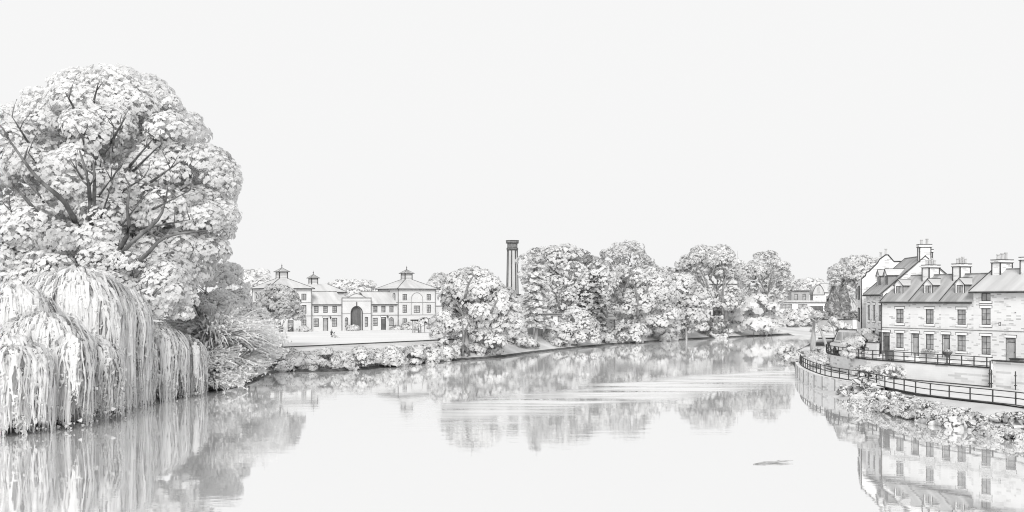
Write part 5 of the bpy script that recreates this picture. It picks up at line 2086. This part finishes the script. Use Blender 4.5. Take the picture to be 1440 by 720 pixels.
def cypress(label, px, Y, y0, y1, hw):
    X = px2x(px, Y)
    zb = hz(X, Y)
    t = thing('cypress_tree', label, 'tree', (X, Y, zb), 0, 'dense cone-shaped conifers behind the path bend')
    zt = at(px, y0, Y).z - zb
    z_low = at(px, y1, Y).z - zb
    n = 700
    u = RNG.random(n)
    a = RNG.random(n) * 6.283
    prof = np.sin(np.pi * np.clip(u * .92 + .08, 0, 1) ** 0.6) ** .8 * (1 - u) ** .35
    r = hw * Y / F * prof * 1.15
    C = np.stack([r * np.cos(a), r * np.sin(a), z_low + (zt - z_low) * u], -1)
    L = Leaves()
    L.sprays(C, np.stack([np.cos(a), np.sin(a), .4 + 0 * a], -1) + .25 * RNG.normal(size=(n, 3)), (.45 + .3 * RNG.random(n)), np.where(RNG.random(n) < .65, 5, 2), RNG.random(n) < .25, .1, k=7, flat=1.4)
    L.build('crown', t)
    mb = MB()
    mb.tube([(0, 0, -.5), (0, 0, zt * .7)], [.35, .1], 7)
    mb.build('trunk', M['bark'], t)


cypress('squat cone-shaped cypress, left of the pair behind the path bend', 1172, 222, 404, 441, 10.5)
cypress('taller slimmer cypress, right of the pair behind the path bend', 1186, 226, 394, 440, 8.5)

# --------------------------------------------------------------------------- far-bank trees, left to right
ptree('broadleaf_tree', 'hazy rounded tree behind the left tower roof', 'tree', 352, 300, [(350, 408, 32, 25), (372, 415, 22, 20)], cl=12, cd=2.9, per=44, tones=(.4, .45, .15), rim=.2, dens=.8)
ptree('broadleaf_tree', 'long rounded tree clump behind the middle roofs of the courtyard building', 'tree', 497, 320, [(482, 410, 16, 14), (500, 406, 20, 13), (518, 412, 14, 12)], cl=9, cd=2.6, per=44, tones=(.6, .35, .05), rim=.25, dens=.9)
ptree('broadleaf_tree', 'grey rounded tree behind the right corner of the right tower', 'tree', 628, 315, [(626, 408, 20, 20), (640, 416, 16, 16)], cl=10, cd=2.6, per=44, tones=(.25, .5, .25), rim=.25)

tt = ptree('broadleaf_tree', 'broad bright tree with drooping boughs and a dark trunk between the lawn and the chimney', 'tree', 655, 184.0,
      [(672, 432, 40, 44), (650, 418, 24, 30), (700, 440, 26, 34), (640, 452, 20, 18), (668, 396, 18, 16), (705, 462, 22, 22), (632, 470, 14, 16), (688, 476, 18, 16)],
      cl=13, cd=3.4, per=64, tr=5.5, tones=(.55, .3, .15), rim=.42, trunk_top=430, limbs=6, limb_len=5)
front_limbs(tt, [[(650, 500), (652, 470), (648, 445)], [(652, 470), (662, 450)], [(654, 418), (659, 399), (666, 388)], [(690, 440), (700, 420)]], 176.8, 0.26)
pbush('round grey bush in front of the dark trunk, right of the broad bright tree', 690, 0, 187.5, 15, 26, tones=(.5, .35, .15), z=.3, rim=.45)
pbush('pale bush at the water edge below the broad bright tree', 668, 0, 184.5, 11, 20, tones=(.6, .3, .1), z=.3, rim=.45)
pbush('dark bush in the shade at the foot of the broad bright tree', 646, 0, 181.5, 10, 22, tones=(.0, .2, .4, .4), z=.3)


def conifer(label, px, Y, y_top, y_low, hw, tones=(.3, .45, .25)):
    X = px2x(px, Y)
    zb = hz(X, Y)
    t = thing('conifer_tree', label, 'tree', (X, Y, zb))
    zt, zl = at(px, y_top, Y).z - zb, at(px, y_low, Y).z - zb
    L = Leaves()
    mb = MB()
    mb.tube([(0, 0, -.5), (0.2, 0, zl * .6), (0, 0, zt * .95)], [.42, .36, .06], 7)
    tiers = 11
    for k in range(tiers):
        u = k / (tiers - 1)
        z = zl + (zt - zl) * u
        r = hw * Y / F * (1 - u) ** .75 + .5
        for q in range(int(7 + 4 * (1 - u))):
            a = q * 6.283 / (7 + 4 * (1 - u)) + random.random()
            rr = r * random.uniform(.75, 1.1)
            tip = Vector((math.cos(a) * rr, math.sin(a) * rr, z - rr * .28))
            mb.tube([(0, 0, z), (tip.x * .5, tip.y * .5, z + rr * .02), tuple(tip)], [.08, .06, .03], 4, 1)
            n = 16
            s = RNG.random(n) ** .6
            C = np.stack([tip.x * s, tip.y * s, z - rr * .28 * s ** 1.6 + .1], -1) + RNG.normal(size=(n, 3)) * np.array([.35, .35, .15])
            L.sprays(C, np.array([math.cos(a) * .5, math.sin(a) * .5, 1.0]) + .35 * RNG.normal(size=(n, 3)), .45 + .35 * RNG.random(n), TMAP[RNG.choice(len(tones), n, p=tones)], RNG.random(n) < .45, .1, k=8)
    L.build('crown', t)
    mb.build('trunk', [M['bark'], M['ink_soft']], t)


conifer('tall layered conifer with a bare lower trunk, right of the factory chimney', 753, 216.0, 353, 452, 27)
conifer('dark pointed fir among the broad trees in the middle of the far bank', 836, 236.0, 385, 455, 19, (.0, .15, .35, .5))

ptree('broadleaf_tree', 'tall grey tree behind the layered conifer', 'tree', 768, 262.0, [(755, 380, 24, 26), (775, 400, 24, 34)], cl=11, cd=2.9, per=48, tones=(.35, .45, .2), rim=.35)
tt = ptree('broadleaf_tree', 'massive domed tree with shaded hollows, highest left of the middle of the far bank', 'tree', 805, 240.0,
      [(800, 385, 36, 34), (780, 415, 26, 32), (825, 400, 28, 40), (812, 430, 34, 34), (785, 368, 20, 16)], cl=13, cd=2.9, per=52, tr=3.5, tones=(.46, .3, .12, .12), rim=.32)
front_limbs(tt, [[(787, 434), (785, 417), (793, 404)], [(822, 418), (837, 440)], [(787, 420), (776, 408)], [(806, 396), (812, 380), (820, 370)], [(806, 396), (798, 378)]], 234.0, 0.3)
ptree('broadleaf_tree', 'bushy leaning tree overhanging the water left of the pavilion', 'tree', 812, 226.0, [(812, 455, 20, 20), (800, 470, 14, 14), (824, 474, 16, 12)], cl=9, cd=2.6, per=48, tr=1.6, tones=(.5, .3, .2), rim=.4)
FINE = dict(tones=(.4, .45, .15), rim=.75, rim_mat=4, jag=.6)
tt = ptree('fine_branched_tree', 'tall airy fine-branched tree, the highest of the far bank', 'tree', 880, 275.0, [(880, 372, 34, 30), (862, 392, 22, 26), (905, 398, 26, 30), (880, 410, 34, 30)], cl=8, cd=3.0, per=16, tr=1.8, limbs=9, limb_len=4.5, dens=.8, depth=2, limb_z=.35, **FINE)
front_limbs(tt, [[(880, 400), (880, 380), (876, 356)], [(880, 392), (868, 370), (862, 358)], [(880, 392), (894, 370), (900, 360)], [(880, 385), (886, 362), (888, 350)], [(878, 398), (856, 386)]], 268.5, 0.18)
tt = ptree('broadleaf_tree', 'broad pale tree with a stout dark trunk in the middle of the far bank', 'tree', 899, 256.0,
      [(880, 408, 30, 28), (915, 410, 30, 30), (870, 440, 26, 28), (925, 446, 26, 28), (900, 430, 30, 22)], cl=12, cd=2.9, per=52, tr=4.0, tones=(.58, .3, .12), rim=.38, trunk_top=405)
front_limbs(tt, [[(897, 448), (897, 423), (894, 408), (888, 392)], [(877, 414), (866, 398)], [(877, 410), (884, 394)], [(897, 423), (908, 410), (914, 398)], [(915, 440), (926, 428)]], 249.5, 0.34)
tt = ptree('broadleaf_tree', 'rounded tree half shaded by the broad pale tree on its left', 'tree', 957, 272.0, [(950, 415, 26, 28), (970, 432, 24, 28), (938, 445, 22, 24)], cl=11, cd=2.9, per=50, tr=2.4, tones=(.42, .4, .18), rim=.38)
front_limbs(tt, [[(962, 440), (950, 420), (946, 405)], [(960, 436), (972, 418), (976, 408)]], 267.0, 0.24)
ptree('broadleaf_tree', 'low tree on the water edge right of the broad pale tree', 'tree', 965, 269.0, [(968, 452, 22, 20), (952, 462, 16, 12)], cl=9, cd=2.6, per=48, tr=1.6, tones=(.5, .35, .15), rim=.38)
tt = ptree('umbrella_crowned_tree', 'tall umbrella-crowned tree with long bare dark limbs on the far bank', 'tree', 1005, 290.0,
      [(1000, 372, 38, 22), (972, 380, 18, 16), (1030, 382, 18, 18), (1000, 360, 22, 13)], cl=9, cd=2.6, per=44, tr=3.0, tones=(.4, .42, .18), rim=.6, rim_mat=4, trunk_top=400, limbs=8, limb_len=7, limb_z=.3, bark='bark', dens=.9)
front_limbs(tt, [[(1003, 432), (996, 406), (991, 391), (975, 365)], [(998, 394), (1005, 375), (1010, 362)], [(1016, 443), (1017, 401), (1022, 382), (1029, 372)], [(998, 410), (986, 398), (979, 387)]], 281.0, 0.32)
ptree('broadleaf_tree', 'dark-limbed slender tree just right of the umbrella-crowned tree', 'tree', 1020, 286.0, [(1022, 425, 20, 16), (1000, 432, 20, 14), (985, 420, 14, 16)], cl=9, cd=2.6, per=36, tr=1.8, tones=(.4, .4, .2), rim=.5, trunk_top=380, limbs=5, limb_len=6, dens=.7)
tt = ptree('fine_branched_tree', 'upright airy tree with pale trunks left of the boathouse', 'tree', 1076, 300.0, [(1080, 378, 26, 20), (1066, 398, 22, 24), (1096, 396, 14, 22), (1075, 418, 24, 20)], cl=8, cd=3.2, per=18, tr=2.2, limbs=8, limb_len=5, dens=.85, limb_z=.3, bark='bark_pale', **FINE)
front_limbs(tt, [[(1078.5, 438), (1078.5, 415), (1090, 396), (1102, 382)], [(1081, 410), (1084.5, 389), (1095, 374)], [(1085, 438), (1090, 412)], [(1079, 414), (1070, 398), (1064, 384)]], 293.5, 0.3)
pbush('large bright billowing bush on the far bank under the airy tree', 1060, 0, 294.5, 30, 52, tones=(.75, .22, .03), rim=.18, z=.6, card=5, clump=11 * .196, n=28)
pbush('smaller bright bush at the water edge, right of the large billowing bush', 1085, 0, 300, 14, 30, tones=(.7, .25, .05), rim=.25, z=.6, clump=8 * .2)
for lab, px, Y, r, h, tn in (('grey bush on the far bank below the broad pale tree', 885, 246, 22, 26, (.35, .4, .25)), ('round pale bush on the far bank, second right of the broad pale tree', 932, 262, 18, 24, (.5, .35, .15)),
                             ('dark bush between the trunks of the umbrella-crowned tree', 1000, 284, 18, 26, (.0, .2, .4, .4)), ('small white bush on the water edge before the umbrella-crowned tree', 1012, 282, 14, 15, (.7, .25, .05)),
                             ('bush at the water edge left of the boathouse', 1112, 318, 12, 22, (.6, .3, .1)), ('bush at the water edge in front of the boathouse', 1132, 322, 13, 24, (.6, .3, .1)),
                             ('small rounded bush below the layered conifer', 745, 208, 12, 14, (.3, .4, .3)), ('upright oval bush below the white cottage', 789, 219, 8, 16, (.5, .4, .1)),
                             ('tall pale bush between the conifer and the white cottage', 776, 221, 8, 26, (.55, .35, .1)), ('low bush left of the layered conifer at the panelled wall', 724, 205, 14, 16, (.4, .4, .2)), ('round bush behind the water edge below the pavilion', 845, 240, 15, 14, (.55, .35, .1)),
                             ('grey bush by the water, between the oval bush and the leaning tree', 800, 226, 12, 14, (.2, .45, .35))):
    pbush(lab, px, 0, Y, r, h, tones=tn, rim=.4, card=2.8, clump=max(1.0, r * .42 * Y / F), n=44, z=max(.15, hz(px2x(px, Y), Y)))
ptree('broadleaf_tree', 'hazy tree on the skyline between the boathouse and the airy tree', 'tree', 1120, 420, [(1118, 408, 16, 12), (1140, 406, 16, 12)], cl=8, cd=3.2, per=20, tones=(.6, .35, .05), rim=.2)
ptree('broadleaf_tree', 'dark tree mass behind the middle of the far bank', 'tree', 935, 320.0, [(930, 398, 30, 20), (960, 402, 26, 18), (850, 400, 26, 24)], cl=11, cd=2.9, per=44, tones=(.1, .4, .3, .2), rim=.3)
tt = ptree('fine_branched_tree', 'pale fine-branched tree rising behind the houses on the right bank', 'tree', 1205, 232.0, [(1202, 384, 30, 24), (1188, 398, 18, 20), (1222, 392, 22, 26), (1205, 412, 26, 18)], cl=8, cd=3.2, per=18, tr=2, limbs=8, limb_len=4.5, dens=.9, limb_z=.3, bark='bark_pale', **dict(FINE, tones=(.55, .4, .05), rim=.5))
front_limbs(tt, [[(1204, 420), (1203, 398), (1196, 376)], [(1203, 400), (1212, 380), (1218, 370)], [(1203, 396), (1186, 388)]], 227.5, 0.16)

# pollarded trees along the path bend
for px, py0, Y, lab, head in ((1143, 480, 172, 'pollarded tree with a thick swollen trunk and small head at the river bend', 9), (1163, 482, 170, 'leaning pollarded tree, middle of the three trunks at the path bend', 8), (1176, 476, 192, 'slim forked trunk, rightmost of the three at the path bend', 6)):
    X = px2x(px, Y)
    z = hz(X, Y)
    t = thing('pollarded_tree', lab, 'tree', (X, Y, z), 0, 'pollarded trees at the path bend')
    k = Y / F
    h = (at(px, 446 if head > 6 else 452, Y).z - z)
    sw = .40 if head == 9 else (.24 if head == 8 else .16)
    ln = -1.6 if head == 8 else (.2 if head == 9 else -.7)
    mb = MB()
    mb.tube([(0, 0, -.6), (0, 0, h * .15), (ln * .3, 0, h * .4), (ln * .7, 0, h * .65), (ln, 0, h * .9), (ln * .9, 0, h)], [sw * 1.15, sw * 1.1, sw * 1.05, sw * .55, sw * .62, sw * .3], 9)
    if head == 6:
        mb.tube([(0, 0, -.2), (.7, 0, h * .4), (.4, 0, h)], [.2, .18, .1], 7)
    for q in range(5):
        a = q * 1.26
        limb(mb, (ln, 0, h * .85), (math.cos(a), math.sin(a), .8), 1.4, .16, 0, 0, 3)
    mb.build('trunk', M['timber'], t, smooth=True)
    L = Leaves()
    crown_of(L, [(ln, 0, h + .3, head * k * .6, head * k * .6, head * k * .5)], 3 * k, 1.9 * k, 30, tones=(.55, .35, .1), rim=.45, rimw=.1)
    L.build('crown', t)
pbush('wide low bush on the grass bank left of the parked van', 1180, 0, 205, 15, 13, tones=(.25, .45, .3), rim=.35, card=2.8, n=44, z=3.6)
pbush('small bush on the grass bank between the pollarded trunks', 1153, 0, 203, 9, 12, tones=(.3, .45, .25), rim=.35, card=2.8, n=44, z=3.4)
pbush('round bush hanging over the quay at the tip of the river bend', 1112, 0, 170, 15, 24, tones=(.3, .4, .3), rim=.6, z=-.2, card=3.6, name='bank_shrub')
pbush('low bush on the grass point between the path bend and the river', 1140, 0, 150, 11, 10, tones=(.4, .4, .2), rim=.3, card=3.6, z=1.3)
pbush('long low bush beside the path under the pollarded trees', 1158, 0, 163, 14, 9, tones=(.5, .35, .15), rim=.3, card=3.6, z=1.4)

# verge plants growing out of the foot of the retaining wall
for i, (s, lab) in enumerate(((-6.5, 'wall-foot plants at the bend of the retaining wall'), (-2.5, 'clump of plants at the wall foot below the leftmost cottage'), (1.5, 'clump of plants at the wall foot below the window of the leftmost cottage'), (5.0, 'clump of plants at the wall foot below the middle cottage'))):
    if s < 0:
        p = front_line[min(len(front_line) - 1, 14 + int(s))]
        p = Vector((p.x - .7, p.y - .2, 1.68))
    else:
        p = H0 + HD * s - HB * 3.8
        p.z = 1.68
    bush('wall_foot_plants', lab, p, 1.6, 1.0 + .3 * (i % 2), .22, 24, tones=(.4, .4, .2), rim=.4, rimw=.04, clump=.5, squash=.5)

# --------------------------------------------------------------------------- rocks and plants on the right bank
def rock_mesh(seed, name='rock'):
    rng = np.random.default_rng(seed)
    import bmesh
    bm = bmesh.new()
    bmesh.ops.create_icosphere(bm, subdivisions=3, radius=1.0)
    fr = [(rng.normal(size=3) * (1.6 + j), rng.random() * 6.28, .22 / (1 + .55 * j)) for j in range(5)]
    cuts = [(unit(rng.normal(size=3)), .62 + .25 * rng.random()) for _ in range(7)]
    for v in bm.verts:
        p = np.array(v.co)
        r = 1 + sum(a * math.sin(p @ f + ph) for f, ph, a in fr)
        p = p * r
        for n, dd in cuts:
            ex = p @ n - dd
            if ex > 0:
                p = p - n * ex * .85
        v.co = p
    me = bpy.data.meshes.new(name)
    bm.to_mesh(me)
    bm.free()
    me.materials.append(M['rock'])
    return me


RM = [rock_mesh(s) for s in range(6)]
edge = [(1184, 558), (1198, 564), (1215, 571), (1240, 579), (1265, 586), (1290, 592), (1320, 599), (1350, 604), (1380, 608), (1410, 613), (1440, 619), (1475, 628), (1560, 650)]
epts = resample([Vector((on(x, y, 0).x, on(x, y, 0).y, 0)) for x, y in edge], 37)
rng = random.Random(5)
for i, p in enumerate(epts):
    for row in range(2):
        o = bpy.data.objects.new('boulder', RM[rng.randrange(6)])
        col.objects.link(o)
        inl = .25 + row * .95 + rng.uniform(-.2, .35)
        x, y = p.x + inl * .95 + (.25 if row else 0), p.y + inl * .3 + rng.uniform(-.4, .4)
        sc = rng.uniform(.5, .95) * (1.35 if rng.random() < .2 else 1)
        o.location = (x, y, max(.16, hz(x, y) + .05))
        o.rotation_euler = (rng.uniform(-.3, .3), rng.uniform(-.3, .3), rng.uniform(0, 6.28))
        o.scale = (sc * 1.15, sc, sc * .75)
        tag(o, 'pale angular boulder in the rocky water edge below the river railing', 'boulder', 'boulders along the right water edge')
vg = [(1196, 553, .6), (1212, 558, .7), (1232, 563, .7), (1255, 566, .8), (1280, 572, .9), (1305, 575, .9), (1330, 580, 1.0), (1345, 590, .8), (1372, 586, .7), (1400, 594, .8), (1425, 600, .9)]
for i, (px, py, r) in enumerate(vg):
    p = on(px, py, 1.0)
    p.z = hz(p.x, p.y) - .1
    bush('bank_plant', 'leafy plant tucked between the boulders and the river railing', p, r * 1.3, r * 1.15, .13, 60, group='plants between boulders and railing', tones=(.5, .4, .1), rim=.45, rimw=.04, clump=.5)

# drifting branch
p = on(1088, 651, .02)
mb = MB()
mb.tube([(-1.35, -.5, 0), (-.6, -.1, .05), (.2, .15, .04), (1.3, .42, .1)], [.03, .06, .055, .02], 6)
mb.tube([(-.5, -.08, .05), (.4, -.05, .08), (.9, -.12, .06)], [.04, .03, .012], 5)
mb.tube([(.1, .12, .05), (.5, .4, .12)], [.03, .01], 5)
o = mb.build('driftwood_branch', M['bark'], loc=p)
tag(o, 'thin forked branch drifting alone on the open water', 'branch')
